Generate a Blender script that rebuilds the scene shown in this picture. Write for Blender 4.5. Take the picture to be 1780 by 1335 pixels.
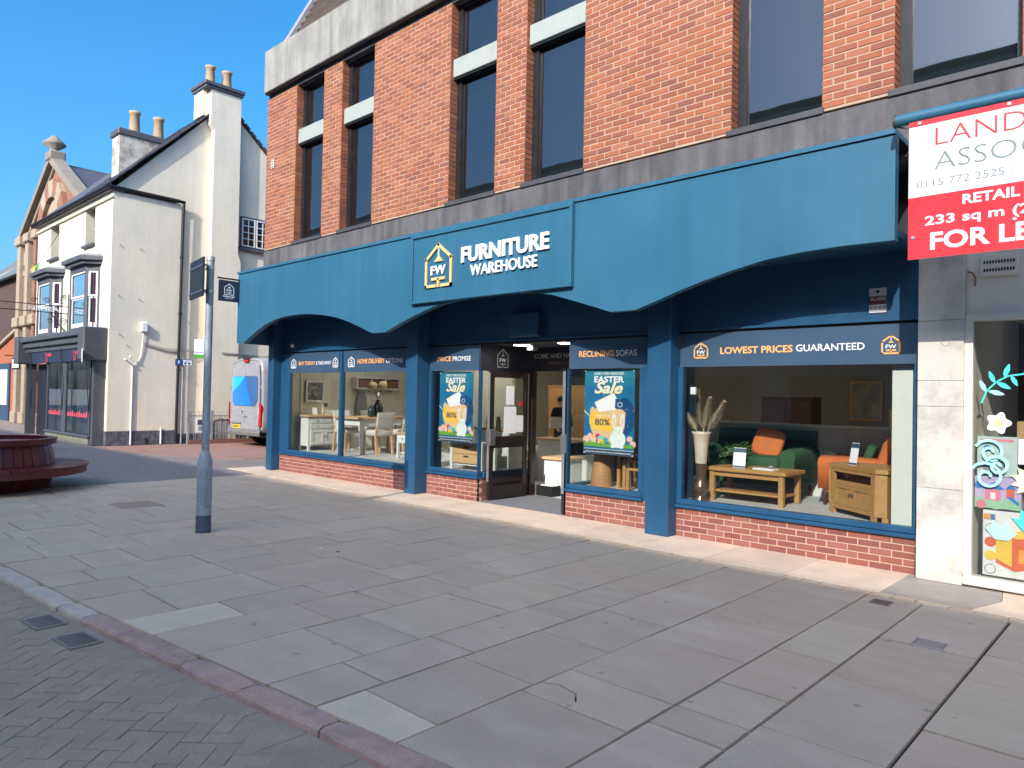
import bpy, math, random
from mathutils import Vector, Matrix
R = math.radians
random.seed(7)
SC = bpy.context.scene
COL = SC.collection
for o in list(bpy.data.objects):
    bpy.data.objects.remove(o)

# ------------------------------------------------------------------ camera
CAM = Vector((0.0, -7.73, 1.63))
YAW, PITCH, ROLL, FPX = R(43.0747), R(1.01536), R(1.16594), 1253.12
fwd = Vector((-math.sin(YAW) * math.cos(PITCH), math.cos(YAW) * math.cos(PITCH), math.sin(PITCH)))
rgt0 = Vector((math.cos(YAW), math.sin(YAW), 0))
dwn0 = -rgt0.cross(fwd)
rgt = math.cos(ROLL) * rgt0 - math.sin(ROLL) * dwn0
dwn = math.cos(ROLL) * dwn0 + math.sin(ROLL) * rgt0
cam_d = bpy.data.cameras.new('Camera')
cam = bpy.data.objects.new('Camera', cam_d)
COL.objects.link(cam)
cam_d.sensor_width = 36
cam_d.lens = FPX / 1780 * 36
cam_d.clip_start = 0.05
cam_d.clip_end = 3000
cam.matrix_world = Matrix(((rgt.x, -dwn.x, -fwd.x, CAM.x), (rgt.y, -dwn.y, -fwd.y, CAM.y), (rgt.z, -dwn.z, -fwd.z, CAM.z), (0, 0, 0, 1)))
SC.camera = cam

# ------------------------------------------------------------------ sky and sun
TOSUN = Vector((0.32, -1.0, 0.65)).normalized()
ELEV = math.asin(TOSUN.z)
world = bpy.data.worlds.new('World')
SC.world = world
world.use_nodes = True
wn = world.node_tree
bg = wn.nodes['Background']
sky = wn.nodes.new('ShaderNodeTexSky')
sky.sky_type = 'NISHITA'
sky.sun_disc = False
sky.sun_elevation = ELEV
sky.sun_rotation = math.atan2(TOSUN.x, TOSUN.y)
sky.altitude = 50
sky.air_density = 0.9
sky.dust_density = 4.5
sky.ozone_density = 7.0
hsv = wn.nodes.new('ShaderNodeHueSaturation')
hsv.inputs['Saturation'].default_value = 1.22
hsv.inputs['Hue'].default_value = 0.488
wn.links.new(sky.outputs[0], hsv.inputs['Color'])
wn.links.new(hsv.outputs[0], bg.inputs[0])
bg.inputs[1].default_value = 0.15
sun_d = bpy.data.lights.new('sun', 'SUN')
sun_d.energy = 2.2
sun_d.angle = R(0.5)
sun_d.color = (1.0, 0.94, 0.85)
sun = bpy.data.objects.new('sun', sun_d)
COL.objects.link(sun)
sun.rotation_euler = (-TOSUN).to_track_quat('-Z', 'Y').to_euler()
sun.location = (0, -20, 30)
SC.view_settings.view_transform = 'Standard'
SC.view_settings.look = 'None'
SC.view_settings.exposure = 1.2
SC.view_settings.gamma = 1
SC.view_settings.use_curve_mapping = False
SC.cycles.use_denoising = True
SC.cycles.max_bounces = 8
SC.cycles.diffuse_bounces = 4
SC.cycles.glossy_bounces = 4
SC.cycles.transparent_max_bounces = 16
SC.cycles.caustics_reflective = False
SC.cycles.caustics_refractive = False

# ------------------------------------------------------------------ materials
MATS = {}
def nd(nt, t, **kw):
    n = nt.nodes.new(t)
    for k, v in kw.items():
        if isinstance(k, str) and hasattr(n, k):
            setattr(n, k, v)
    return n
def mat(name, col, rough=0.6, var=0.12, scale=3.0, fine=0.06, fscale=60.0, bump=0.0, bscale=80.0, metal=0.0,
        spec=0.5, island=0.0, hue=0.0, stretch=None, col2=None, c2scale=1.5, c2amt=0.0, coat=0.0, emit=0.0, spots=0.0, streak=0.0, rvar=0.1, tones=None):
    if name in MATS:
        return MATS[name]
    m = bpy.data.materials.new(name)
    m.use_nodes = True
    MATS[name] = m
    nt = m.node_tree
    L = nt.links.new
    b = nt.nodes['Principled BSDF']
    geo = nd(nt, 'ShaderNodeNewGeometry')
    pos = geo.outputs['Position']
    if stretch:
        mp = nd(nt, 'ShaderNodeMapping')
        mp.inputs['Scale'].default_value = stretch
        L(pos, mp.inputs['Vector'])
        pos2 = mp.outputs[0]
    else:
        pos2 = pos
    n1 = nd(nt, 'ShaderNodeTexNoise')
    n1.inputs['Scale'].default_value = scale
    n1.inputs['Detail'].default_value = 6
    n1.inputs['Roughness'].default_value = 0.62
    L(pos2, n1.inputs['Vector'])
    n2 = nd(nt, 'ShaderNodeTexNoise')
    n2.inputs['Scale'].default_value = fscale
    n2.inputs['Detail'].default_value = 3
    L(pos, n2.inputs['Vector'])
    def mr(src, a, c, lo=0.25, hi=0.75):
        r = nd(nt, 'ShaderNodeMapRange')
        r.inputs['From Min'].default_value = lo
        r.inputs['From Max'].default_value = hi
        r.inputs['To Min'].default_value = a
        r.inputs['To Max'].default_value = c
        L(src, r.inputs['Value'])
        return r.outputs[0]
    def mul(a, c):
        x = nd(nt, 'ShaderNodeMath', operation='MULTIPLY')
        L(a, x.inputs[0]); L(c, x.inputs[1])
        return x.outputs[0]
    f = mul(mr(n1.outputs['Fac'], 1 - var, 1 + var), mr(n2.outputs['Fac'], 1 - fine, 1 + fine))
    rgb = nd(nt, 'ShaderNodeRGB')
    rgb.outputs[0].default_value = (*col, 1)
    base = rgb.outputs[0]
    rnd = None
    if island or hue or tones:
        oi = nd(nt, 'ShaderNodeObjectInfo')
        ad = nd(nt, 'ShaderNodeMath', operation='ADD')
        L(oi.outputs['Random'], ad.inputs[0]); L(geo.outputs['Random Per Island'], ad.inputs[1])
        fr = nd(nt, 'ShaderNodeMath', operation='FRACT')
        L(ad.outputs[0], fr.inputs[0])
        rnd = fr.outputs[0]
        if tones:
            cr = nd(nt, 'ShaderNodeValToRGB')
            cr.color_ramp.interpolation = 'CONSTANT'
            el = cr.color_ramp.elements
            for i, c in enumerate(tones):
                e = el[0] if i == 0 else (el[1] if i == 1 else el.new(i / len(tones)))
                e.position = i / len(tones)
                e.color = (*c, 1)
            L(rnd, cr.inputs[0])
            base = cr.outputs[0]
        if island:
            f = mul(f, mr(rnd, 1 - island, 1 + island, 0, 1))
    if c2amt:
        n3 = nd(nt, 'ShaderNodeTexNoise')
        n3.inputs['Scale'].default_value = c2scale
        n3.inputs['Detail'].default_value = 8
        n3.inputs['Roughness'].default_value = 0.7
        L(pos2, n3.inputs['Vector'])
        mx = nd(nt, 'ShaderNodeMix', data_type='RGBA')
        L(mr(n3.outputs['Fac'], 0, c2amt, 0.45, 0.68), mx.inputs['Factor'])
        L(base, mx.inputs['A'])
        mx.inputs['B'].default_value = (*(col2 or col), 1)
        base = mx.outputs['Result']
    if spots:                                   # trodden gum and small stains
        for sc, thr, dk in ((3.1, .085, 1 - spots), (7.3, .06, 1 - spots * .7), (1.3, .10, 1 + spots * .25)):
            vo = nd(nt, 'ShaderNodeTexVoronoi'); vo.inputs['Scale'].default_value = sc
            nz = nd(nt, 'ShaderNodeTexNoise'); nz.inputs['Scale'].default_value = 25
            L(pos, nz.inputs['Vector']); L(pos, vo.inputs['Vector'])
            ad2 = nd(nt, 'ShaderNodeMath', operation='MULTIPLY_ADD'); ad2.inputs[1].default_value = .06
            L(nz.outputs['Fac'], ad2.inputs[0]); L(vo.outputs['Distance'], ad2.inputs[2])
            f = mul(f, mr(ad2.outputs[0], dk, 1, thr, thr + .03))
    if streak:                                  # rain streaks
        mp3 = nd(nt, 'ShaderNodeMapping'); mp3.inputs['Scale'].default_value = (5, 5, .35)
        ns = nd(nt, 'ShaderNodeTexNoise'); ns.inputs['Scale'].default_value = 1.4; ns.inputs['Detail'].default_value = 5
        L(pos, mp3.inputs[0]); L(mp3.outputs[0], ns.inputs['Vector'])
        f = mul(f, mr(ns.outputs['Fac'], 1 - streak, 1 + streak * .5, .3, .7))
    hs = nd(nt, 'ShaderNodeHueSaturation')
    L(base, hs.inputs['Color'])
    L(f, hs.inputs['Value'])
    if hue:
        L(mr(rnd, 0.5 - hue, 0.5 + hue, 0, 1), hs.inputs['Hue'])
    L(hs.outputs[0], b.inputs['Base Color'])
    L(mr(n1.outputs['Fac'], max(0.02, rough - rvar), min(1, rough + rvar)), b.inputs['Roughness'])
    b.inputs['Metallic'].default_value = metal
    b.inputs['Specular IOR Level'].default_value = spec
    b.inputs['Coat Weight'].default_value = coat
    if emit:
        b.inputs['Emission Color'].default_value = (*col, 1)
        b.inputs['Emission Strength'].default_value = emit
    if bump:
        n4 = nd(nt, 'ShaderNodeTexNoise')
        n4.inputs['Scale'].default_value = bscale
        n4.inputs['Detail'].default_value = 5
        L(pos, n4.inputs['Vector'])
        bp = nd(nt, 'ShaderNodeBump')
        bp.inputs['Strength'].default_value = min(1, bump)
        bp.inputs['Distance'].default_value = 0.01
        L(n4.outputs['Fac'], bp.inputs['Height'])
        L(bp.outputs[0], b.inputs['Normal'])
    return m
def glass(name, tint=(0.9, 0.93, 0.92), ior=1.5, refl=0.0, cloud_amt=0.0, cloud_col=(0.6, 0.6, 0.6)):
    m = bpy.data.materials.new(name)
    m.use_nodes = True
    MATS[name] = m
    nt = m.node_tree
    L = nt.links.new
    nt.nodes.remove(nt.nodes['Principled BSDF'])
    out = nt.nodes['Material Output']
    tr = nd(nt, 'ShaderNodeBsdfTransparent'); tr.inputs[0].default_value = (*tint, 1)
    gl = nd(nt, 'ShaderNodeBsdfGlossy'); gl.inputs['Roughness'].default_value = 0.015
    gl.inputs[0].default_value = (0.95, 0.97, 1, 1)
    geo = nd(nt, 'ShaderNodeNewGeometry')
    wv = nd(nt, 'ShaderNodeTexNoise'); wv.inputs['Scale'].default_value = 1.3
    L(geo.outputs['Position'], wv.inputs['Vector'])
    bp = nd(nt, 'ShaderNodeBump'); bp.inputs['Strength'].default_value = 0.02; bp.inputs['Distance'].default_value = 0.04
    L(wv.outputs['Fac'], bp.inputs['Height'])
    L(bp.outputs[0], gl.inputs['Normal'])
    fr = nd(nt, 'ShaderNodeFresnel'); fr.inputs['IOR'].default_value = ior
    ad = nd(nt, 'ShaderNodeMath', operation='ADD'); ad.inputs[1].default_value = refl; ad.use_clamp = True
    L(fr.outputs[0], ad.inputs[0])
    mx = nd(nt, 'ShaderNodeMixShader')
    L(ad.outputs[0], mx.inputs[0]); L(tr.outputs[0], mx.inputs[1]); L(gl.outputs[0], mx.inputs[2])
    res = mx.outputs[0]
    if cloud_amt:  # diffuse grey noise painted in as cloud reflections
        df = nd(nt, 'ShaderNodeBsdfDiffuse'); df.inputs[0].default_value = (*cloud_col, 1)
        nz = nd(nt, 'ShaderNodeTexNoise'); nz.inputs['Scale'].default_value = 1.1; nz.inputs['Detail'].default_value = 7
        mp = nd(nt, 'ShaderNodeMapping'); mp.inputs['Scale'].default_value = (1.5, 1.5, 0.8); mp.inputs['Rotation'].default_value = (0, 0.5, 0)
        L(geo.outputs['Position'], mp.inputs[0]); L(mp.outputs[0], nz.inputs['Vector'])
        mr = nd(nt, 'ShaderNodeMapRange'); mr.inputs['From Min'].default_value = 0.35; mr.inputs['From Max'].default_value = 0.75
        mr.inputs['To Min'].default_value = cloud_amt * 0.25; mr.inputs['To Max'].default_value = cloud_amt
        L(nz.outputs['Fac'], mr.inputs['Value'])
        m2 = nd(nt, 'ShaderNodeMixShader')
        L(mr.outputs[0], m2.inputs[0]); L(res, m2.inputs[1]); L(df.outputs[0], m2.inputs[2])
        res = m2.outputs[0]
    L(res, out.inputs[0])
    return m

# ------------------------------------------------------------------ mesh helpers
X3, Y3, Z3 = Vector((1, 0, 0)), Vector((0, 1, 0)), Vector((0, 0, 1))
class MB:
    def __init__(s):
        s.v, s.f, s.mi, s.m, s.sm = [], [], [], [], []
    def mid(s, m):
        if m not in s.m:
            s.m.append(m)
        return s.m.index(m)
    def add(s, vs, fs, m, smooth=False):
        o = len(s.v)
        s.v += [tuple(v) for v in vs]
        i = s.mid(m)
        for f in fs:
            s.f.append([o + k for k in f]); s.mi.append(i); s.sm.append(smooth)
        return s
    def box(s, x0, x1, y0, y1, z0, z1, m):
        return s.add([(x0, y0, z0), (x1, y0, z0), (x1, y1, z0), (x0, y1, z0), (x0, y0, z1), (x1, y0, z1), (x1, y1, z1), (x0, y1, z1)],
                     [(3, 2, 1, 0), (4, 5, 6, 7), (0, 1, 5, 4), (1, 2, 6, 5), (2, 3, 7, 6), (3, 0, 4, 7)], m)
    def bbox(s, x0, x1, y0, y1, z0, z1, m, b=0.01):     # chamfered box
        vs, fs = [], []
        ctr = ((x0 + x1) / 2, (y0 + y1) / 2, (z0 + z1) / 2)
        b = min(b, (x1 - x0) * .45, (y1 - y0) * .45, (z1 - z0) * .45)
        idx = {}
        X, Y, Z = (x0, x1), (y0, y1), (z0, z1)
        for i in (0, 1):
            for j in (0, 1):
                for k in (0, 1):
                    sx, sy, sz = (1 - 2 * i) * b, (1 - 2 * j) * b, (1 - 2 * k) * b
                    for ax, p in enumerate(((X[i], Y[j] + sy, Z[k] + sz), (X[i] + sx, Y[j], Z[k] + sz), (X[i] + sx, Y[j] + sy, Z[k]))):
                        idx[(i, j, k, ax)] = len(vs); vs.append(p)
        g = lambda i, j, k, a: idx[(i, j, k, a)]
        for i in (0, 1):
            q = [g(i, 0, 0, 0), g(i, 1, 0, 0), g(i, 1, 1, 0), g(i, 0, 1, 0)]; fs.append(q if i else q[::-1])
            q = [g(0, i, 0, 1), g(0, i, 1, 1), g(1, i, 1, 1), g(1, i, 0, 1)]; fs.append(q if i else q[::-1])
            q = [g(0, 0, i, 2), g(1, 0, i, 2), g(1, 1, i, 2), g(0, 1, i, 2)]; fs.append(q if i else q[::-1])
        for i in (0, 1):
            for j in (0, 1):
                fl = (i + j) % 2
                q = [g(i, j, 0, 0), g(i, j, 0, 1), g(i, j, 1, 1), g(i, j, 1, 0)]; fs.append(q)
                q = [g(i, 0, j, 0), g(i, 1, j, 0), g(i, 1, j, 2), g(i, 0, j, 2)]; fs.append(q)
                q = [g(0, i, j, 1), g(1, i, j, 1), g(1, i, j, 2), g(0, i, j, 2)]; fs.append(q)
                for k in (0, 1):
                    fs.append([g(i, j, k, 0), g(i, j, k, 1), g(i, j, k, 2)])
        return s.add(vs, fs, m)
    def prism(s, poly, O, U, V, W, w0, w1, m, back=True):
        O, U, V, W = Vector(O), Vector(U), Vector(V), Vector(W)
        n = len(poly)
        vs = [O + u * U + v * V + w0 * W for u, v in poly] + [O + u * U + v * V + w1 * W for u, v in poly]
        fs = [tuple(range(n, 2 * n))] + [(i, (i + 1) % n, n + (i + 1) % n, n + i) for i in range(n)]
        if back:
            fs.append(tuple(range(n - 1, -1, -1)))
        return s.add(vs, fs, m)
    def obox(s, c, U, V, W, hu, hv, hw, m):
        c, U, V, W = Vector(c), Vector(U), Vector(V), Vector(W)
        return s.prism([(-hu, -hv), (hu, -hv), (hu, hv), (-hu, hv)], c, U, V, W, -hw, hw, m)
    def bar(s, a, b, w, h, m, up=(0, 0, 1)):
        a, b = Vector(a), Vector(b)
        d = b - a
        l = d.length
        if l < 1e-6:
            return s
        d.normalize()
        U = d.cross(Vector(up))
        if U.length < 1e-4:
            U = d.cross(Vector((1, 0, 0)))
        U.normalize()
        V = U.cross(d)
        return s.prism([(-w / 2, -h / 2), (w / 2, -h / 2), (w / 2, h / 2), (-w / 2, h / 2)], a, U, V, d, 0, l, m)
    def tube(s, pts, r, m, n=8, cap=True):
        pts = [Vector(p) for p in pts]
        rs = r if isinstance(r, (list, tuple)) else [r] * len(pts)
        rings, U = [], None
        for i, p in enumerate(pts):
            t = (pts[min(i + 1, len(pts) - 1)] - pts[max(i - 1, 0)]).normalized()
            if U is None:
                U = t.orthogonal().normalized()
            else:
                U = (U - U.dot(t) * t)
                U = U.normalized() if U.length > 1e-5 else t.orthogonal().normalized()
            V = t.cross(U)
            rings.append([p + rs[i] * (math.cos(2 * math.pi * k / n) * U + math.sin(2 * math.pi * k / n) * V) for k in range(n)])
        return s.loft(rings, m, cap)
    def loft(s, rings, m, cap=True, smooth=True, closed=True):
        n = len(rings[0])
        vs = [p for r in rings for p in r]
        fs = []
        for i in range(len(rings) - 1):
            for k in range(n if closed else n - 1):
                fs.append((i * n + k, i * n + (k + 1) % n, (i + 1) * n + (k + 1) % n, (i + 1) * n + k))
        s.add(vs, fs, m, smooth)
        if cap:
            s.add(rings[0], [tuple(range(n - 1, -1, -1))], m)
            s.add(rings[-1], [tuple(range(n))], m)
        return s
    def lathe(s, prof, m, c=(0, 0, 0), n=20, smooth=True, cap=True, sx=1, sy=1):
        rings = [[(c[0] + sx * r * math.cos(2 * math.pi * k / n), c[1] + sy * r * math.sin(2 * math.pi * k / n), c[2] + z) for k in range(n)] for r, z in prof]
        return s.loft(rings, m, cap, smooth)
    def ball(s, c, r, m, n=12, k=7, sz=1.0):
        return s.lathe([(max(1e-4, r * math.sin(math.pi * i / k)), -r * sz * math.cos(math.pi * i / k)) for i in range(k + 1)], m, c, n, cap=False)
    def text(s, key, O, U, V, W, u0, u1, v0, v1, m, w=0.0, depth=None):
        vs, fs = TX[key]
        O, U, V, W = Vector(O), Vector(U), Vector(V), Vector(W)
        d = 1.0 if depth is None else depth
        return s.add([O + (u0 + (u1 - u0) * a) * U + (v0 + (v1 - v0) * b) * V + (w + c * d) * W for a, b, c in vs], fs, m)
    def stroke(s, pts, t, O, U, V, W, w0, w1, m):
        for (a, b), (c, d) in zip(pts[:-1], pts[1:]):
            dx, dy = c - a, d - b
            l = math.hypot(dx, dy) or 1e-6
            ex, ey = dx / l * t / 2, dy / l * t / 2
            nx, ny = -ey, ex
            s.prism([(a - ex + nx, b - ey + ny), (a - ex - nx, b - ey - ny), (c + ex - nx, d + ey - ny), (c + ex + nx, d + ey + ny)], O, U, V, W, w0, w1, m)
        return s
    def mesh(s, name):
        me = bpy.data.meshes.new(name)
        me.from_pydata([tuple(v) for v in s.v], [], s.f)
        for m in s.m:
            me.materials.append(m)
        me.polygons.foreach_set('material_index', s.mi)
        me.polygons.foreach_set('use_smooth', s.sm)
        me.update()
        return me
    def build(s, name, parent=None, **kw):
        return link(name, s.mesh(name), parent, **kw)
def link(name, me, parent=None, label=None, cat=None, group=None, kind=None, loc=None, rot=None):
    o = bpy.data.objects.new(name, me)
    COL.objects.link(o)
    if parent is not None:
        o.parent = parent
        if loc is None and parent.parent is None and parent.type == 'EMPTY' and parent.get('worldparts'):
            o.location = -parent.location
    if loc is not None:
        o.location = loc
    if rot is not None:
        o.rotation_euler = (0, 0, rot)
    for k, v in (('label', label), ('category', cat), ('group', group), ('kind', kind)):
        if v:
            o[k] = v
    return o
def thing(name, label, cat, loc, rot=0.0, group=None, world=False, kind=None):
    o = bpy.data.objects.new(name, None)
    COL.objects.link(o)
    o.empty_display_size = 0.2
    o.location = loc
    o.rotation_euler = (0, 0, rot)
    if label: o['label'] = label
    if cat: o['category'] = cat
    if group: o['group'] = group
    if kind: o['kind'] = kind
    if world:
        o['worldparts'] = 1
    return o
def dup(o, parent=None, label=None, loc=None, rot=None):
    c = o.copy()
    COL.objects.link(c)
    if parent is not None:
        c.parent = parent
    if loc is not None:
        c.location = loc
    if rot is not None:
        c.rotation_euler = (0, 0, rot)
    if label:
        c['label'] = label
    for ch in list(o.children):
        dup(ch, c)
    return c
def project(p):
    d = Vector(p) - CAM
    z = d.dot(fwd)
    if z < 0.1:
        return None
    return (890 + FPX * d.dot(rgt) / z, 667.5 + FPX * d.dot(dwn) / z, z)
def inframe(p, mg=30):
    q = project(p)
    return q and -mg < q[0] < 1780 + mg and -mg < q[1] < 1335 + mg

# lettering: built-in font turned into outlines, normalised to its own box
TX = {}
def tx(key, s, off=0.0, ext=0.0, shear=0.0, sp=1.0):
    cu = bpy.data.curves.new('t', 'FONT')
    cu.body = s; cu.size = 1; cu.offset = off; cu.extrude = ext; cu.shear = shear; cu.space_character = sp
    cu.resolution_u = 3
    cu.fill_mode = 'FRONT' if not ext else 'BOTH'
    ob = bpy.data.objects.new('t', cu)
    COL.objects.link(ob)
    me = bpy.data.meshes.new_from_object(ob.evaluated_get(bpy.context.evaluated_depsgraph_get()))
    vs = [tuple(v.co) for v in me.vertices]
    fs = [tuple(p.vertices) for p in me.polygons]
    bpy.data.objects.remove(ob)
    bpy.data.meshes.remove(me)
    x0, x1 = min(v[0] for v in vs), max(v[0] for v in vs)
    y0, y1 = min(v[1] for v in vs), max(v[1] for v in vs)
    TX[key] = ([((a - x0) / (x1 - x0), (b - y0) / (y1 - y0), c) for a, b, c in vs], fs)
for a in (('FURNITURE', 'FURNITURE', .028, .02), ('WAREHOUSE', 'WAREHOUSE', .008, .02), ('FW', 'FW', .016, .02), ('FWf', 'FW', .012, 0),
          ('BUY', 'BUY TODAY', .018, 0), ('TAKE', '& TAKE AWAY', .008, 0), ('HOME', 'HOME DELIVERY', .018, 0), ('OPTIONS', 'OPTIONS', .004, 0),
          ('PRICE', 'PRICE', .018, 0), ('PROMISE', 'PROMISE', .004, 0), ('RECL', 'RECLINING', .018, 0), ('SOFAS', 'SOFAS', .002, 0),
          ('LOWEST', 'LOWEST PRICES', .022, 0), ('GUAR', 'GUARANTEED', .006, 0), ('COME', 'COME AND HAVE A LOOK', .012, 0), ('SOMUCH', "THERE'S SO MUCH TO SEE", 0, 0),
          ('EVERY', 'EVERY ITEM REDUCED', .025, 0), ('EASTER', 'EASTER', .035, 0), ('SAVE', 'SAVE UP TO', .02, 0), ('80', '80%', .012, 0),
          ('LANDA', 'LANDA', -.012, 0), ('ASSOC', 'ASSOC', -.012, 0), ('TEL', '0115 772 2525', .0, 0), ('RETAIL', 'RETAIL', .025, 0), ('SQM', '233 sq m (2', .022, 0), ('LET', 'FOR LET', .028, 0),
          ('ALARM', 'ALARM', .03, 0), ('P', 'P', .02, 0), ('SHEAD', 'NSHEAD', .01, 0), ('FURNs', 'FURNITURE', .03, 0), ('WARES', 'WAREHOUSE', .0, 0), ('JJ', 'JJ', .015, 0), ('mm', 'm', .015, 0),
          ('BIGS', 'Sale', .03, 0, .35), ('STRIP', 'BEDROOM, LIVING, DINING, SOFAS, ACCESSORIES & MORE', .02, 0)):
    tx(*a)
# ------------------------------------------------------------------ palette
m_slab = mat('paving_stone', (0.37, 0.335, 0.30), .75, .10, 2.2, .09, 90, bump=.25, bscale=140, island=.06, hue=.003, col2=(.57, .435, .315), c2amt=.6, c2scale=1.1, rvar=.15, spots=.30, stretch=(1.0, 2.2, 1),
             tones=[(.53, .39, .27), (.55, .395, .275), (.505, .38, .27), (.535, .40, .272), (.52, .372, .268)])
m_slab_pale = mat('pale_paving_concrete', (0.68, 0.52, 0.36), .85, .12, 4, .12, 120, bump=.4, bscale=150)
m_grout = mat('dark_grout', (0.03, 0.026, 0.023), .95, .3, 9, .2, 90, bump=.5)
m_sand = mat('joint_sand', (0.05, 0.04, 0.034), .95, .3, 9, .2, 90)
m_moss = mat('joint_moss', (0.05, 0.06, 0.03), .95, .4, 14, .3, 90, bump=.6)
m_kerb_p = mat('pink_granite', (0.47, 0.295, 0.23), .8, .25, 6, .22, 170, bump=.7, bscale=45, island=.12)
m_kerb_g = mat('grey_granite', (0.52, 0.41, 0.31), .8, .22, 6, .2, 170, bump=.6, bscale=45, island=.1)
m_block = mat('block_paving', (0.385, 0.275, 0.195), .85, .12, 5, .4, 260, bump=.5, bscale=190, island=.06, col2=(.42, .31, .225), c2amt=.4, spots=.12)
m_infill = mat('road_infill', (0.37, 0.27, 0.19), .9, .2, 5, .25, 200, bump=.5, bscale=120)
m_iron = mat('cast_iron', (0.10, 0.09, 0.085), .6, .25, 12, .2, 120, metal=.6, bump=.2)
m_tile = mat('threshold_tile', (0.66, 0.50, 0.37), .6, .10, 2.5, .07, 120, island=.06, col2=(.42, .34, .27), c2amt=.5, c2scale=2.2)
m_patch = mat('brown_concrete_patch', (0.33, 0.28, 0.235), .85, .16, 5, .12, 110, bump=.4)
m_mat = mat('entrance_matting', (0.16, 0.16, 0.17), .95, .12, 8, .2, 300, bump=.3)
m_ground = mat('far_ground', (0.22, 0.20, 0.19), .9, .15, .5, .1, 20)

# ------------------------------------------------------------------ ground and streets
ZR = -0.045
b = MB(); b.add([(-900, -900, -.09), (900, -900, -.09), (900, 900, -.09), (-900, 900, -.09)], [(0, 1, 2, 3)], m_ground)
b.build('ground', kind='structure')

def blockmat(name, c1, c2, mortar, rot=0.0):
    m = mat(name, c1, .85, .14, .8, .14, 60)
    nt = m.node_tree; L = nt.links.new
    br = nd(nt, 'ShaderNodeTexBrick')
    br.inputs['Color1'].default_value = (*c1, 1); br.inputs['Color2'].default_value = (*c2, 1); br.inputs['Mortar'].default_value = (*mortar, 1)
    br.inputs['Scale'].default_value = 1; br.inputs['Brick Width'].default_value = .2; br.inputs['Row Height'].default_value = .1; br.inputs['Mortar Size'].default_value = .008
    geo = nd(nt, 'ShaderNodeNewGeometry'); mp = nd(nt, 'ShaderNodeMapping'); mp.inputs['Rotation'].default_value = (0, 0, rot)
    L(geo.outputs['Position'], mp.inputs[0]); L(mp.outputs[0], br.inputs[0])
    hs = [n for n in nt.nodes if n.type == 'HUE_SAT'][0]
    L(br.outputs[0], hs.inputs['Color'])
    return m
m_street = blockmat('brown_block_street', (.27, .215, .19), (.225, .18, .165), (.12, .10, .09))
m_redst = blockmat('red_block_street', (.36, .20, .155), (.30, .165, .13), (.16, .11, .09), R(90))
m_farst = blockmat('buff_block_street', (.33, .28, .24), (.28, .24, .21), (.16, .14, .12), R(45))
XE = -13.42
def sheet(name, poly, z, m, t=.05):
    b = MB(); b.prism(poly, (0, 0, 0), X3, Y3, Z3, z - t, z, m)
    return b.build(name, kind='structure')
sheet('side_street', [(-22.1, -9.5), (XE - .02, -9.5), (XE - .02, .9), (-14.4, .9), (-14.4, 40), (-22.1, 40)], -.006, m_street)
sheet('side_street_red_strip', [(-22.2, -1.0), (-18.6, -.6), (-16.5, 0.6), (-16.0, 40), (-22.2, 40)], .002, m_redst, .02)
sheet('far_street', [(-120, -14), (-22.12, -14), (-22.12, 3), (-120, 3)], -.002, m_farst)

# kerb line (nearly parallel to the shop front)
def ky(x): return -5.705 + (x + 2.49) * (0.1 if x > -6 else 0.1) + (0.035 * (max(0, -6 - x)))
KW = .135
def strip_y(x): return -.94 + (-x - 2) * .020
# road
rd = thing('road', None, None, (-5, -7.5, ZR), world=True, kind='structure')
b = MB(); b.prism([(-13.4, ky(-13.4)), (6, ky(6)), (6, -13), (-13.4, -13)], (0, 0, 0), X3, Y3, Z3, ZR - .05, ZR - .016, m_sand)
b.build('road_bed', rd)
ka = math.atan(.1)
HA = R(41.5)
ca, sa = math.cos(HA), math.sin(HA)
def hw(u, v): return (-4 + (u * ca - v * sa), -6.3 + (u * sa + v * ca))
a = .1003
blocks = []
for i in range(-95, 96):
    for j in range(-95, 96):
        d = (i - j) % 4
        if d == 0: rect = (i, j, i + 2, j + 1)
        elif d == 3: rect = (i, j, i + 1, j + 2)
        else: continue
        cx, cy = hw((rect[0] + rect[2]) / 2 * a, (rect[1] + rect[3]) / 2 * a)
        if cy > ky(cx) - .20 or cx < -13.2 or cx > 3.0 or cy < -11.0:
            continue
        blocks.append((rect, cx, cy, d))
blocks.sort(key=lambda q: (0 if inframe((q[1], q[2], ZR), 5) else 1, (q[1] - CAM.x) ** 2 + (q[2] - CAM.y) ** 2))
def block_mesh(name, lx, ly, h=.04, c=.007, m=None):
    b = MB()
    r0 = [(-lx / 2, -ly / 2, -h), (lx / 2, -ly / 2, -h), (lx / 2, ly / 2, -h), (-lx / 2, ly / 2, -h)]
    r1 = [(p[0], p[1], -c * .7) for p in r0]
    r2 = [(p[0] - math.copysign(c, p[0]), p[1] - math.copysign(c, p[1]), 0) for p in r0]
    b.loft([r0, r1, r2], m, smooth=False)
    return b
meB = block_mesh('paving_block', .1968, .0968, c=.002, m=m_block).mesh('paving_block')
rest = MB()
gull = [(-5.93, -6.21), (-5.36, -6.16)]
n_ind = 0
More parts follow.
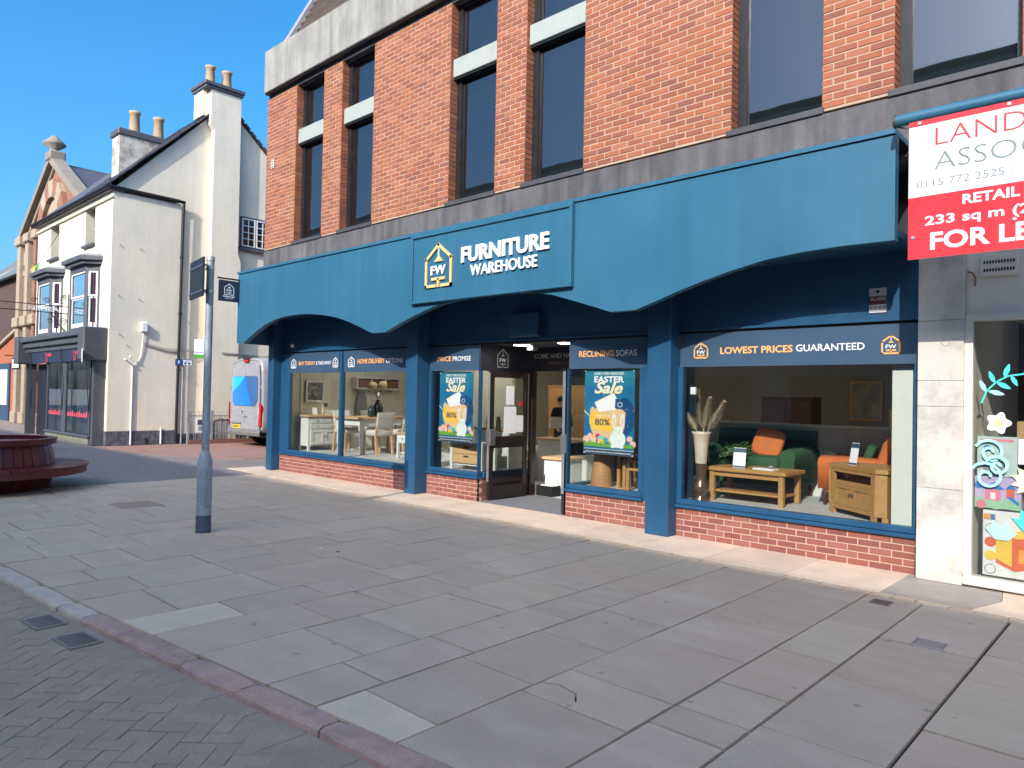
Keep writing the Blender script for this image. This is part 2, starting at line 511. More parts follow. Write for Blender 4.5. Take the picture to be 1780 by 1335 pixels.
for rect, cx, cy, d in blocks:
    if any(abs(cx - gx) < .2 and abs(cy - gy) < .14 for gx, gy in gull):
        continue
    ang = HA + (0 if d == 0 else R(90))
    dz = random.uniform(-.003, .002)
    if n_ind < 290 and inframe((cx, cy, ZR), 5):
        o = link('paving_block', meB, rd, loc=(cx + 5, cy + 7.5, dz))
        o.rotation_euler = (random.uniform(-.012, .012), random.uniform(-.012, .012), ang)
        n_ind += 1
    else:
        q = block_mesh('x', .1968, .0968, c=.002, m=m_block)
        c_, s_ = math.cos(ang), math.sin(ang)
        rest.add([(cx + v[0] * c_ - v[1] * s_, cy + v[0] * s_ + v[1] * c_, ZR + v[2] + dz) for v in q.v], q.f, m_block)
rest.build('far_paving_blocks', rd, kind='stuff')
# channel infill between kerb and herringbone
x = -13.3
while x < 3.0:
    l = random.uniform(.26, .4)
    b = MB()
    y0, y1 = ky(x) - .003, ky(x + l) - .003
    b.prism([(x + .003, y0 - .36), (x + l - .003, y1 - .36), (x + l - .003, y1), (x + .003, y0)], (0, 0, 0), X3, Y3, Z3, ZR - .03, ZR - .003, m_infill)
    b.build('channel_infill', rd)
    x += l
for gi, (gx, gy) in enumerate(gull):
    g = thing('gully_grate', ['cast iron gully grate beside the kerb, the farther of two', 'cast iron gully grate beside the kerb, the nearer of two'][gi], 'drain grate', (gx, gy, ZR), ka * .8, group='road gully grates')
    b = MB(); w, h = .155, .10
    for r in ((-w, w, -h, -h + .016), (-w, w, h - .016, h), (-w, -w + .018, -h + .016, h - .016), (w - .018, w, -h + .016, h - .016)):
        b.box(r[0], r[1], r[2], r[3], -.03, .009, mat('worn_grate', (.24, .20, .17), .6, .2, 20))
    b.build('grate_frame', g)
    b = MB(); b.box(-w + .018, w - .018, -h + .016, h - .016, -.05, -.002, mat('drain_dark', (.01, .01, .01), .9)); b.build('drain_pit', g)
    for k in range(6):
        xx = -w + .042 + k * .0455
        b = MB(); b.tube([(xx - .012, -h + .012, .001), (xx + .006, -.03, .003), (xx + .006, .03, .003), (xx - .012, h - .012, .001)], .0075, mat('worn_grate', (.24, .20, .17), .6, .2, 20), 6)
        b.build('grate_bar', g)

# kerb stones
kb = thing('kerb', None, None, (-5, -6, 0), world=True, kind='structure')
js = [-13.4, -12.5, -11.6, -10.7, -9.75, -8.8, -7.85, -6.93, -6.18, -5.76, -5.21, -4.40, -3.79, -3.09, -2.2, -1.3, -.4, .5, 1.4, 2.4, 3.4]
for q, (x0, x1) in enumerate(zip(js[:-1], js[1:])):
    b = MB()
    n = 7
    rings = []
    for i in range(n):
        t = i / (n - 1); xx = x0 + .006 + (x1 - x0 - .012) * t
        e = .010 if i in (0, n - 1) else 0
        j1, j2, j3 = random.uniform(-.006, .006), random.uniform(-.004, .004), random.uniform(-.008, .008)
        yo, yi = ky(xx) + j1 + e, ky(xx) + KW + j2 - e
        rings.append([(xx, yo - .012, -.12), (xx, yo - .004 + j3, -.022), (xx, yo + .008 + j3, -.005 - e), (xx, yo + .025, .002 - e), (xx, yi - .01, .002 - e), (xx, yi, -.01), (xx, yi, -.12)])
    b.loft(rings, m_kerb_p if x0 > -5.9 else m_kerb_g, smooth=False)
    b.build('kerb_stone', kb)
b = MB(); b.prism([(-13.4, ky(-13.4) + .012), (3.4, ky(3.4) + .012), (3.4, ky(3.4) + KW + .05), (-13.4, ky(-13.4) + KW + .05)], (0, 0, 0), X3, Y3, Z3, -.12, -.02, m_grout)
b.build('kerb_bed', kb)

# pavement of big stone slabs
pv = thing('pavement', None, None, (-5, -3, 0), world=True, kind='structure')
b = MB(); b.prism([(XE, ky(XE) + KW), (8, ky(8) + KW), (8, -.5), (XE, -.5)], (0, 0, 0), X3, Y3, Z3, -.07, -.022, m_grout)
b.build('slab_bed', pv)
XS = [7.2, 6.5, 6.05, 5.3, 4.7, 4.25, 3.5, 2.9, 2.45, 1.75, 1.15, .72, .0, -.42, -.97, -1.57, -1.99, -2.70, -3.30, -3.73, -4.45, -5.01, -5.46, -6.20, -6.74, -7.20, -7.95, -8.66, -9.2, -9.65, -10.35, -10.9, -11.4, -12.1, -12.65, XE]
JO = {-.97: [-2.10, -2.68, -3.63, -4.5], -1.57: [-1.71, -2.245, -3.21, -4.17, -4.95], -1.99: [-2.09, -3.0, -3.80, -4.27, -4.54, -5.2], -2.70: [-2.65, -3.41, -4.28, -4.72], -3.30: [-2.2, -3.14, -3.87, -4.61, -5.33],
      -3.73: [-1.75, -2.6, -3.53, -4.5, -5.2], -4.45: [-1.95, -2.84, -3.70, -4.59, -5.03], -5.01: [-2.2, -2.97, -3.49, -4.23, -4.77], -5.46: [-1.94, -2.73, -3.25, -3.74, -4.44, -5.16], -6.20: [-1.55, -2.36, -3.23, -3.62, -4.6, -5.46],
      -7.20: [-1.6, -2.3, -3.2, -3.96, -4.65, -5.61], -7.95: [-1.5, -2.4, -3.0, -3.9, -5.05, -5.5]}
WIDE = {-.97: .008, -1.99: .005, -1.57: .004}
covers = []
slabs = []
for xr, xl in zip(XS[:-1], XS[1:]):
    xc = (xr + xl) / 2
    ytop = strip_y(xc) - .115
    ybot = ky(xc) + KW
    ks = [k for k in JO if abs(k - xl) < .02]
    if ks:
        ys = JO[ks[0]]
    else:
        ys, y = [], ytop - random.uniform(.3, .8)
        while y > ybot + .35:
            ys.append(y); y -= random.choice((.45, .6, .75, .9)) + random.uniform(-.03, .03)
    ys = [ytop] + [y for y in ys if ybot + .1 < y < ytop - .1] + [None]
    for y1, y0 in zip(ys[:-1], ys[1:]):
        g0 = .0055 + WIDE.get(round(xr, 2), 0) / 2; g1 = .0055 + WIDE.get(round(xl, 2), 0) / 2
        xa, xb = xl + g1, xr - g0
        if y0 is None:
            yl, yr = ky(xa) + KW + .008, ky(xb) + KW + .008
        else:
            yl = yr = y0 + .0062
        slabs.append([(xa, yl), (xb, yr), (xb, y1 - .0062), (xa, y1 - .0062)])
out = []
for s in slabs:
    cx, cy = sum(p[0] for p in s) / 4, sum(p[1] for p in s) / 4
    if -2.70 < cx < -1.99 and -4.72 < cy < -4.28:          # the broken slab
        (a0, b0), (a1, b1), (a2, b2), (a3, b3) = s
        out.append([(a0, b0), (a0 + .26, b0), (a0 + .31, b0 + .08), (a0 + .24, b0 + .17), (a0 + .1, b0 + .2), (a0, b0 + .16)])
        out.append([(a0 + .266, b0), (a1, b1), (a2, b2), (a3, b3), (a0, b0 + .166), (a0 + .101, b0 + .206), (a0 + .244, b0 + .176), (a0 + .316, b0 + .081)])
    else:
        out.append(s)
for s in out:
    cx, cy = sum(p[0] for p in s) / len(s), sum(p[1] for p in s) / len(s)
    if cx < -12.6 and cy < -4.2 and False: continue
    pale = (-3.30 < cx < -2.70 and cy < -5.33) or (-5.46 < cx < -5.01 and cy < -5.4)
    tz = random.uniform(-.002, .0025); tx_ = random.uniform(-.003, .003); ty_ = random.uniform(-.003, .003)
    def zz(p): return tz + tx_ * (p[0] - cx) + ty_ * (p[1] - cy)
    def ins(p, d):
        v = Vector((cx - p[0], cy - p[1])); l = v.length
        return (p[0] + v.x / l * d, p[1] + v.y / l * d)
    jit = [ins(p, random.uniform(0, .004)) for p in s]
    b = MB()
    b.loft([[(p[0], p[1], -.05) for p in jit], [(p[0], p[1], zz(p) - .0015) for p in jit], [(*ins(p, .0025), zz(p)) for p in jit]], m_slab_pale if pale else m_slab, smooth=False)
    b.build('paving_slab', pv)
# row of small setts between slabs and the tiled strip
x = XE
while x < 3:
    l = random.uniform(.15, .24)
    b = MB(); y0, y1 = strip_y(x), strip_y(x + l)
    zt = random.uniform(-.003, .002)
    b.prism([(x + .004, y0 - .108), (x + l - .004, y1 - .108), (x + l - .004, y1 - .006), (x + .004, y0 - .006)], (0, 0, 0), X3, Y3, Z3, -.05, zt, m_slab)
    b.build('sett', pv)
    x += l
# metal covers let into the slabs
def cover(label, x0, x1, y0, y1, n, m1, m2):
    t = thing('access_cover', label, 'access cover', ((x0 + x1) / 2, (y0 + y1) / 2, 0), world=True)
    b = MB()
    for r in ((x0, x1, y0, y0 + .015), (x0, x1, y1 - .015, y1), (x0, x0 + .015, y0 + .015, y1 - .015), (x1 - .015, x1, y0 + .015, y1 - .015)):
        b.box(*r, -.01, .006, m1)
    b.build('cover_frame', t)
    b = MB(); b.box(x0 + .015, x1 - .015, y0 + .015, y1 - .015, -.01, .003, m2)
    for i in range(n):
        yy = y0 + .03 + (y1 - y0 - .06) * i / (n - 1)
        b.bbox(x0 + .03, x1 - .03, yy - .004, yy + .004, .0035, .006, m1, .001)
    b.build('cover_plate', t)
cover('small rectangular steel cover with a bright rim in the front paving', -1.38, -1.16, -2.24, -2.05, 6, mat('worn_steel', (.46, .38, .32), .6, .2, 20, .15, 120), mat('brown_cover', (.24, .17, .13), .7, .2, 30))
cover('tiny rusty brown cover beside the row of setts', -1.90, -1.75, -1.355, -1.20, 5, mat('rusty_iron', (.24, .15, .11), .8, .3, 30, .2, 120), mat('rusty_iron2', (.11, .075, .06), .8))
cover('square cobbled brown cover in the paving near the lamp post', -11.1, -10.55, -4.15, -3.6, 7, mat('brown_cobble', (.46, .32, .23), .9, .3, 30, .2, 120, bump=.5), mat('brown_cobble2', (.36, .25, .18), .9))
# beige tiled strip along the shop front
th = thing('tiled_strip', None, None, (-8, -.4, 0), world=True, kind='structure')
xs = [-14.75, -13.9, -13.05, -12.2, -11.35, -10.5, -9.65, -8.8, -7.95, -7.1, -6.25, -5.4, -4.5, -3.63, -2.78, -1.93]
for x0, x1 in zip(xs[:-1], xs[1:]):
    b = MB(); b.prism([(x0 + .003, strip_y(x0)), (x1 - .003, strip_y(x1)), (x1 - .003, .076), (x0 + .003, .076)], (0, 0, 0), X3, Y3, Z3, -.05, .004, m_tile)
    b.build('strip_tile', th)
b = MB(); b.prism([(-1.93, strip_y(-1.93) + .02), (-1.25, strip_y(-1.25) + .04), (-1.12, -.5), (-1.2, .1), (-1.93, .1)], (0, 0, 0), X3, Y3, Z3, -.05, .003, m_patch)
b.build('concrete_patch', th)
b = MB(); b.prism([(-1.245, strip_y(-1.25) + .02), (3, strip_y(3)), (3, .1), (-1.195, .1), (-1.115, -.5)], (0, 0, 0), X3, Y3, Z3, -.05, .002, m_tile)
b.build('neighbour_strip', th)
b = MB(); b.box(-8.02, -6.24, .08, 1.32, -.05, .005, m_mat); b.build('entrance_matting', th)
# litter
for i, (x, y) in enumerate(((-6.6, -3.55), (-6.35, -3.5))):
    b = MB(); b.prism([(-.018, -.01), (.012, -.014), (.02, .008), (-.008, .014)], (x, y, .003), X3, Y3, Z3, 0, .004, mat('litter_white', (.75, .75, .72), .7) if i == 0 else m_grout)
    b.build('litter', label=['small white scrap of litter on the paving', 'tiny dark leaf scrap on the paving'][i], cat='litter')
# ------------------------------------------------------------------ shop building
m_brick = mat('orange_brick', (.36, .12, .055), .85, .14, 9, .14, 130, bump=.35, bscale=110, island=.08, col2=(.33, .13, .07), c2amt=.35, c2scale=1.2,
              tones=[(.31, .100, .045), (.265, .085, .046), (.335, .110, .046), (.228, .076, .048), (.297, .095, .040), (.335, .122, .061), (.255, .079, .040), (.32, .101, .043)])
m_mort = mat('buff_mortar', (.44, .295, .20), .95, .18, 7, .15, 90, bump=.4)
m_rbrick = mat('red_plinth_brick', (.30, .115, .095), .8, .12, 8, .12, 130, bump=.25, bscale=120, island=.14, tones=[(.25, .082, .064), (.215, .07, .06), (.27, .098, .08), (.23, .075, .056)])
m_rmort = mat('cream_mortar', (.52, .36, .26), .95, .12, 7, .1, 90, bump=.3)
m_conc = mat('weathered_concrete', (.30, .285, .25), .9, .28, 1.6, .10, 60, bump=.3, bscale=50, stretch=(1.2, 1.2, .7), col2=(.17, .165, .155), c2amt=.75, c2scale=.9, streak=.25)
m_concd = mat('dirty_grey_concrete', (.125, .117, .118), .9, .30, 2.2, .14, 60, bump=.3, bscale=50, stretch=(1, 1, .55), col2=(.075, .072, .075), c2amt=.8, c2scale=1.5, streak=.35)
m_fascia = mat('sky_blue_paint', (.029, .122, .198), .40, .08, .9, .03, 40, bump=.07, bscale=9, rvar=.10, streak=.09)
m_navy = mat('navy_paint', (.014, .072, .150), .38, .10, 2, .03, 40, bump=.05, bscale=14, rvar=.10, streak=.10)
m_panel = mat('slate_blue_panel', (.036, .075, .130), .45, .05, 2, .02, 40)
m_black = mat('black_rubber', (.008, .008, .009), .6, .2, 6)
m_frame = mat('black_window_frame', (.012, .012, .014), .45, .25, 6, .1, 60)
m_sill = mat('dark_slate_sill', (.06, .058, .062), .6, .25, 5, .1, 60)
m_mint = mat('mint_panel', (.36, .385, .34), .55, .18, 6, .1, 50, col2=(.26, .29, .26), c2amt=.6, c2scale=6)
m_white = mat('sign_white', (.85, .86, .86), .4, .02)
m_gold = mat('sign_gold', (.80, .52, .20), .4, .03)
m_orange = mat('sign_orange', (.88, .42, .13), .45, .03)
m_greyt = mat('dim_white_vinyl', (.42, .42, .44), .6, .03)
m_rust = mat('dim_orange_vinyl', (.28, .12, .06), .6, .03)
m_door = mat('brown_door_paint', (.022, .016, .014), .35, .15, 6, .05, 60)
m_alu = mat('brushed_aluminium', (.55, .55, .56), .35, .1, 8, .05, 80, metal=.8)
m_rooft = mat('brown_roof_tile', (.13, .095, .07), .85, .25, 8, .15, 60, bump=.4, island=.15)
m_lead = mat('grey_lead', (.28, .28, .29), .6, .15, 5)
g_shop = glass('shop_glass', (.91, .94, .93), 1.5, .015)
g_up = glass('upper_glass', (.30, .33, .35), 1.5, .075, .07, (.10, .105, .115))  # grey variation on these panes stands in for reflected clouds
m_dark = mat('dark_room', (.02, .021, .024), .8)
m_wallin = mat('cream_interior_wall', (.70, .67, .54), .8, .05, 3)
m_ceil = mat('white_ceiling', (.55, .55, .53), .9, .04, 3)
m_carpet = mat('grey_carpet', (.50, .51, .51), .95, .12, 6, .25, 300, bump=.3, bscale=300)
m_lamp = mat('lit_lamp', (1, .9, .75), .5, 0, emit=9.0)
m_lampdim = mat('lit_strip', (1, .93, .82), .5, 0, emit=15.0)
m_paper = mat('white_paper', (.80, .80, .82), .7, .04, 8)

shop = thing('shop_building', 'orange brick building with a blue arched shop front and tall narrow windows', 'shop', (-8, 0, 0), world=True)
YF = -.25
ZB, ZT = 4.63, 7.81
WIN = [(-13.07, -12.08), (-11.46, -10.47), (-8.45, -7.44), (-6.84, -5.80), (-3.72, -2.73), (-2.05, -1.04), (1.2, 2.2), (2.85, 3.85)]
XL, XR = -14.25, 5.0
edges = [XL] + [e for w in WIN for e in w] + [XR]
piers = list(zip(edges[0::2], edges[1::2]))
b = MB()
for x0, x1 in piers:
    b.box(x0 + .006, x1 - .006, YF + .005, .3, ZB - .02, ZT, m_mort)
for x0, x1 in WIN:
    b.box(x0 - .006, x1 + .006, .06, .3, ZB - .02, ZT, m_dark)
wall = b.build('upper_wall', shop)
# bricks
def brick_shape(x0, x1, z0, z1, y0, y1, c=.004):
    r0 = [(x0, y1, z0), (x1, y1, z0), (x1, y1, z1), (x0, y1, z1)]
    r1 = [(x0, y0 + c, z0), (x1, y0 + c, z0), (x1, y0 + c, z1), (x0, y0 + c, z1)]
    r2 = [(x0 + c, y0, z0 + c), (x1 - c, y0, z0 + c), (x1 - c, y0, z1 - c), (x0 + c, y0, z1 - c)]
    return [r0, r1, r2]
BL, BH, JT = .2125, .0625, .0127
CH = (ZT - ZB) / 42
cand = []
for x0, x1 in piers:
    for r in range(42):
        z0 = ZB + r * CH
        nb_ = max(1, round((x1 - x0 + JT) / (BL + JT))); pit = (x1 - x0 + JT) / nb_
        cuts = [x0 + pit * k for k in range(nb_ + 1)] if r % 2 == 0 else [x0] + [x0 + pit * (k + .5) for k in range(nb_)] + [x1 + JT]
        for a0, a1 in zip(cuts[:-1], cuts[1:]):
            cand.append((a0, a1 - JT, z0, a0 < x0 + .004 or a1 > x1 - .004))
cand.sort(key=lambda q: (0 if inframe(((q[0] + q[1]) / 2, YF, q[2] + .03), 0) else 1, (q[0] - CAM.x) ** 2 + (q[2] - CAM.z) ** 2))
def brick_me(name, L, y0, y1, m):
    b = MB(); b.loft(brick_shape(-L / 2, L / 2, -BH / 2, BH / 2, y0, y1), m, smooth=False)
    return b.mesh(name)
me_full = brick_me('brick', BL, 0, .05, m_brick)
me_edge = brick_me('brick', BL, 0, .16, m_brick)
rest = MB(); cnt = 0
for a0, a1, z0, edge in cand:
    dy = random.uniform(-.0025, .0025); xc = (a0 + a1) / 2; zc = z0 + CH / 2 + random.uniform(-.001, .001)
    if cnt < 290 and inframe((xc, YF, zc), 0):
        o = link('brick', me_edge if edge else me_full, wall, loc=(xc, YF + dy, zc))
        o.scale.x = (a1 - a0) / BL
        cnt += 1
    else:
        rest.loft(brick_shape(a0, a1, zc - BH / 2, zc + BH / 2, YF + dy, YF + (.16 if edge else .05)), m_brick, smooth=False)
rest.build('far_bricks', wall, kind='stuff')
# number plaque on the far pier
b = MB(); b.box(-14.02, -13.9, YF - .02, YF - .003, 6.3, 6.48, mat('plaque_white', (.6, .58, .52), .6, .3, 30))
for k in range(3): b.box(-13.99, -13.93, YF - .024, YF - .0205, 6.32 + k * .055, 6.345 + k * .055, m_iron)
b.build('wall_plaque', shop)
for i, (x0, x1) in enumerate(WIN):
    w = MB()
    y0, y1 = -.10, -.03
    f = .055
    zb, zt = ZB + .02, ZT
    two = x0 < -5
    w.box(x0 + .002, x0 + f + .05, y0, y1, zb, zt, m_frame); w.box(x1 - f, x1 - .002, y0, y1, zb, zt, m_frame)
    w.box(x0 + f + .05, x1 - f, y0, y1, zt - f, zt, m_frame); w.box(x0 + f + .05, x1 - f, y0, y1, zb, zb + f, m_frame)
    w.box(x0 + f + .05, x1 - f, y0 + .004, y1, 6.60, 6.95, m_frame)
    win = w.build('window', shop)
    for za, zc in ((zb + f, 6.60), (6.95, zt - f)):
        p = MB(); yy = -.06
        p.add([(x0 + f + .05, yy, za), (x1 - f, yy, za), (x1 - f, yy, zc), (x0 + f + .05, yy, zc)], [(0, 1, 2, 3)], g_up)
        p.build('pane', win)
    s = MB(); s.bbox(x0 + .004, x1 - .004, -.20, y0 - .002, 6.63, 6.92, m_mint, .008); s.box(x0 + .004, x1 - .004, -.175, y0 - .002, 6.60, 6.628, m_frame)
    s.build('spandrel_panel', win)
    s = MB(); s.bbox(x0 - .05, x1 + .02, -.285, y0 - .003, ZB - .05, ZB + .02, m_sill, .006)
    s.build('sill', win)
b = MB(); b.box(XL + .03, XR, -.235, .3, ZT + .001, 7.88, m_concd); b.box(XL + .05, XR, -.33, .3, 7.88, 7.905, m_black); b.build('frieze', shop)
b = MB()
xx = XL + .04
for k in range(8):
    x2 = min(XR, xx + 2.4)
    b.bbox(xx + .002, x2 - .002, -.37, .3, 7.906, 8.79, m_conc, .012); xx = x2
b.build('concrete_cornice', shop)
# mansard roof
b = MB(); sl = Vector((0, .52, 1)).normalized(); W_ = Vector((0, -1, .52)).normalized()
b.add([(-13.6, -.15, 8.80), (XR, -.15, 8.80), (XR, -.15 + 2.6 * .52, 11.4), (-13.6, -.15 + 2.6 * .52, 11.4)], [(0, 1, 2, 3)], m_rooft)
b.add([(-13.6, -.15, 8.80), (-13.6, 1.2, 11.4), (-13.6, 9, 11.4), (-13.6, 9, 8.8)], [(0, 1, 2, 3)], m_lead)
b.add([(-13.6, 1.2, 11.4), (XR, 1.2, 11.4), (XR, 9, 11.4), (-13.6, 9, 11.4)], [(0, 1, 2, 3)], m_lead)
roof = b.build('roof', shop)
b = MB(); O = Vector((0, -.16, 8.80))
for r in range(16):
    x = -13.58 + (.1 if r % 2 else 0)
    while x < (-11.0 if r < 14 else -12):
        b.obox(O + Vector((x + .1, 0, 0)) + sl * (.09 + r * .10) + W_ * .02, X3, (sl - W_ * .16).normalized(), W_, .096, .075, .012, m_rooft)
        x += .2
b.build('roof_tiles', roof, kind='stuff')
b = MB(); b.obox(Vector((-13.66, -.19, 8.78)) + sl * 1.4, X3, sl, W_, .09, 1.4, .08, m_lead); b.build('verge', roof)
# dirty concrete band under the bricks
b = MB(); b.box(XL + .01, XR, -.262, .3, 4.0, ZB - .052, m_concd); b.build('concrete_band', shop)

# fascia with three arches
XFL, XFR = -14.24, -1.885
arch = [(-14.24, 2.61), (-13.95, 2.605), (-13.66, 2.73), (-13.375, 2.84), (-13.05, 2.94), (-12.72, 3.01), (-12.4, 3.045), (-12.08, 3.058), (-11.76, 3.058), (-11.445, 3.04), (-11.08, 3.0), (-10.715, 2.945), (-10.45, 2.885), (-10.19, 2.81), (-9.9, 2.715), (-9.6, 2.612),
        (-9.26, 2.612), (-8.97, 2.70), (-8.67, 2.79), (-8.33, 2.88), (-8.0, 2.95), (-7.63, 2.99), (-7.26, 3.01), (-6.9, 3.015), (-6.55, 3.01), (-6.185, 2.985), (-5.83, 2.925), (-5.41, 2.80), (-5.17, 2.725), (-4.93, 2.648),
        (-4.58, 2.648), (-4.32, 2.725), (-4.05, 2.81), (-3.78, 2.887), (-3.42, 2.975), (-3.06, 3.045), (-2.7, 3.078), (-2.33, 3.09), (-1.885, 3.085)]
ZFT = 4.02
b = MB()
y0, y1 = -.80, -.70
n = len(arch)
vs = [(x, y0, z) for x, z in arch] + [(x, y0, ZFT) for x, z in arch] + [(x, y1, z) for x, z in arch] + [(x, y1, ZFT) for x, z in arch]
fs = []
for i in range(n - 1):
    fs += [(i, i + 1, n + i + 1, n + i), (2 * n + i + 1, 2 * n + i, 3 * n + i, 3 * n + i + 1), (i + 1, i, 2 * n + i, 2 * n + i + 1), (n + i, n + i + 1, 3 * n + i + 1, 3 * n + i)]
fs += [(0, n, 3 * n, 2 * n), (n - 1, 3 * n - 1, 4 * n - 1, 2 * n - 1)]
b.add(vs, fs, m_fascia)
b.box(XFL, XFL + .08, y1 + .001, .28, 2.61, ZFT, m_fascia)
fas = b.build('fascia', shop)
b = MB(); b.box(XFL - .02, XFR, -.822, -.262, ZFT + .012, ZFT + .055, m_fascia); b.box(XFL, XFR, -.79, -.262, ZFT + .001, ZFT + .011, m_black); b.build('fascia_capping', fas)
b = MB(); b.box(XFL + .081, XFR, y1 + .001, .4, 3.14, 3.2, m_navy); b.build('soffit', fas)
b = MB(); b.bbox(-13.35, -13.2, -.6, -.45, 2.98, 3.138, m_sill, .02); b.build('soffit_lamp', fas)

# wall above the windows, columns, frames
ZH0, ZH1 = 2.03, 2.425
YB = .08
def bayboard(x0, x1, y):
    b = MB(); b.box(x0, x1, y + .01, y + .12, ZH1 + .035, 3.139, m_navy); b.box(x0, x1, y + .02, y + .12, ZH1, ZH1 + .034, m_black)
    b.box(x0, x1, y - .02, y + .01, ZH1 + .03, ZH1 + .055, m_navy)
    return b.build('head_board', shop)
bayboard(-13.86, -9.47, 0); bayboard(-9.2, -4.8, YB); bayboard(-4.48, -1.885, 0)
cols = []
for x0, x1, cy in ((-14.08, -13.86, -.18), (-9.47, -9.20, -.18), (-4.80, -4.48, -.19)):
    b = MB(); b.bbox(x0, x1, cy, .25, .004, 3.139, m_navy, .006); cols.append(b.build('column', shop))
b = MB(); b.box(-9.47 + .001, -9.201, .25, .4, 0, 3.139, m_navy); b.box(-4.799, -4.481, .25, .4, 0, 3.139, m_navy); b.box(-14.079, -13.861, .25, .4, 0, 3.139, m_navy); b.build('column_back', shop)

def header(name, x0, x1, y):
    b = MB(); b.box(x0, x1, y + .004, y + .05, ZH0, ZH1 - .001, m_panel)
    return b.build('header_panel', shop)
def logo(b, O, U, V, W, w, h, mf, mw, t, w0, w1):
    P = lambda u, v: (u * w, v * h)
    b.stroke([P(.37, 0), P(0, 0), P(0, .66), P(.5, 1), P(1, .66), P(1, 0), P(.63, 0)], t, O, U, V, W, w0, w1, mf)
    b.stroke([P(.27, .17), P(.73, .17)], t, O, U, V, W, w0, w1, mf)
    b.stroke([P(.5, .15), P(.5, 0)], t, O, U, V, W, w0, w1, mf)
    b.prism([P(.33, .59), P(.67, .59), P(.5, .74)], O, U, V, W, w0, w1, mf)
    b.stroke([P(.5, .74), P(.5, .93)], t * .35, O, U, V, W, w0, w1, mw)
    b.text('FW' if w1 > .01 else 'FWf', O, U, V, W, .2 * w, .8 * w, .27 * h, .49 * h, mw, (w0 + w1) / 2 if w1 > .01 else w1, (w1 - w0) * 25 if w1 > .01 else 1)
NY = -Y3
def htext(par, y, items):
    for key, x0, x1, z0, z1, m in items:
        b = MB(); b.text(key, (0, y, 0), X3, Z3, NY, x0, x1, z0, z1, m, .0)
        b.build('lettering', par)
def hlogo(par, y, x0, x1, z0, z1, mf=m_orange, mw=m_white):
    b = MB(); logo(b, (x0, y, z0), X3, Z3, NY, x1 - x0, z1 - z0, mf, mw, .016, 0, .001); b.build('emblem', par)
YA = .004 - .002
h = header('A1', -13.55, -11.73, 0)
hlogo(h, YA, -13.46, -13.28, 2.13, 2.31, m_white); hlogo(h, YA, -11.93, -11.77, 2.13, 2.31, m_white)
htext(h, YA, [('BUY', -13.17, -12.56, 2.18, 2.255, m_orange), ('TAKE', -12.53, -12.0, 2.18, 2.25, m_white)])
h = header('A2', -11.57, -9.471, 0)
hlogo(h, YA, -11.42, -11.23, 2.13, 2.31, m_white); hlogo(h, YA, -9.70, -9.52, 2.12, 2.30, m_white)
htext(h, YA, [('HOME', -11.13, -10.31, 2.18, 2.265, m_orange), ('OPTIONS', -10.27, -9.8, 2.18, 2.262, m_white)])
h = header('B1', -9.18, -8.02, YB)
htext(h, YB + .002, [('PRICE', -8.99, -8.66, 2.185, 2.262, m_orange), ('PROMISE', -8.62, -8.2, 2.185, 2.26, m_white)])
h = header('B2', -6.23, -5.02, YB)
htext(h, YB + .002, [('RECL', -6.06, -5.485, 2.19, 2.272, m_orange), ('SOFAS', -5.45, -5.13, 2.19, 2.27, m_white)])
h = header('C', -4.46, -1.887, 0)
hlogo(h, YA, -4.27, -4.10, 2.135, 2.31); hlogo(h, YA, -2.205, -2.045, 2.135, 2.31)
htext(h, YA, [('LOWEST', -3.94, -3.098, 2.173, 2.252, m_orange), ('GUAR', -3.062, -2.37, 2.178, 2.252, m_white)])
b = MB(); b.box(-5.019, -4.801, YB + .004, .2, .346, ZH1 - .001, m_navy); b.build('filler_panel', shop)

# window sills, frames and glass of the shop front
def shopwin(x0, x1, y, mull=(), jl=.05, jr=.05):
    b = MB(); b.bbox(x0 - .02, x1 + .02, y - .035, y + .10, .345, .385, m_navy, .006); b.bbox(x0, x1, y - .015, y + .09, .386, .45, m_navy, .008)
    b.box(x0, x0 + jl, y, y + .08, .451, ZH0 - .001, m_navy); b.box(x1 - jr, x1, y, y + .08, .451, ZH0 - .001, m_navy)
    for k in mull: b.box(k - .035, k + .035, y - .01, y + .08, .451, ZH1 - .002, m_navy)
    f = b.build('shop_window', shop)
    xs = [x0 + jl] + list(mull) + [x1 - jr]
    for i in range(len(xs) - 1):
        p = MB(); a0 = xs[i] + (.035 if i else 0); a1 = xs[i + 1] - (.035 if i < len(xs) - 2 else 0)
        p.add([(a0, y + .035, .45), (a1, y + .035, .45), (a1, y + .035, ZH0), (a0, y + .035, ZH0)], [(0, 1, 2, 3)], g_shop)
        p.build('pane', f)
    return f
b = MB(); b.box(-13.859, -13.801, .0, .08, .345, ZH1 - .001, m_navy); b.box(-13.80, -13.551, .0, .08, ZH0, ZH1 - .001, m_navy); b.build('filler_panel', shop)
shopwin(-13.80, -9.471, 0, (-11.65,), jl=.28, jr=.12)
shopwin(-9.19, -8.0, YB, jl=.06, jr=.012)
shopwin(-6.25, -5.02, YB, jl=.012, jr=.06)
shopwin(-4.479, -1.887, 0, jl=.06, jr=.03)
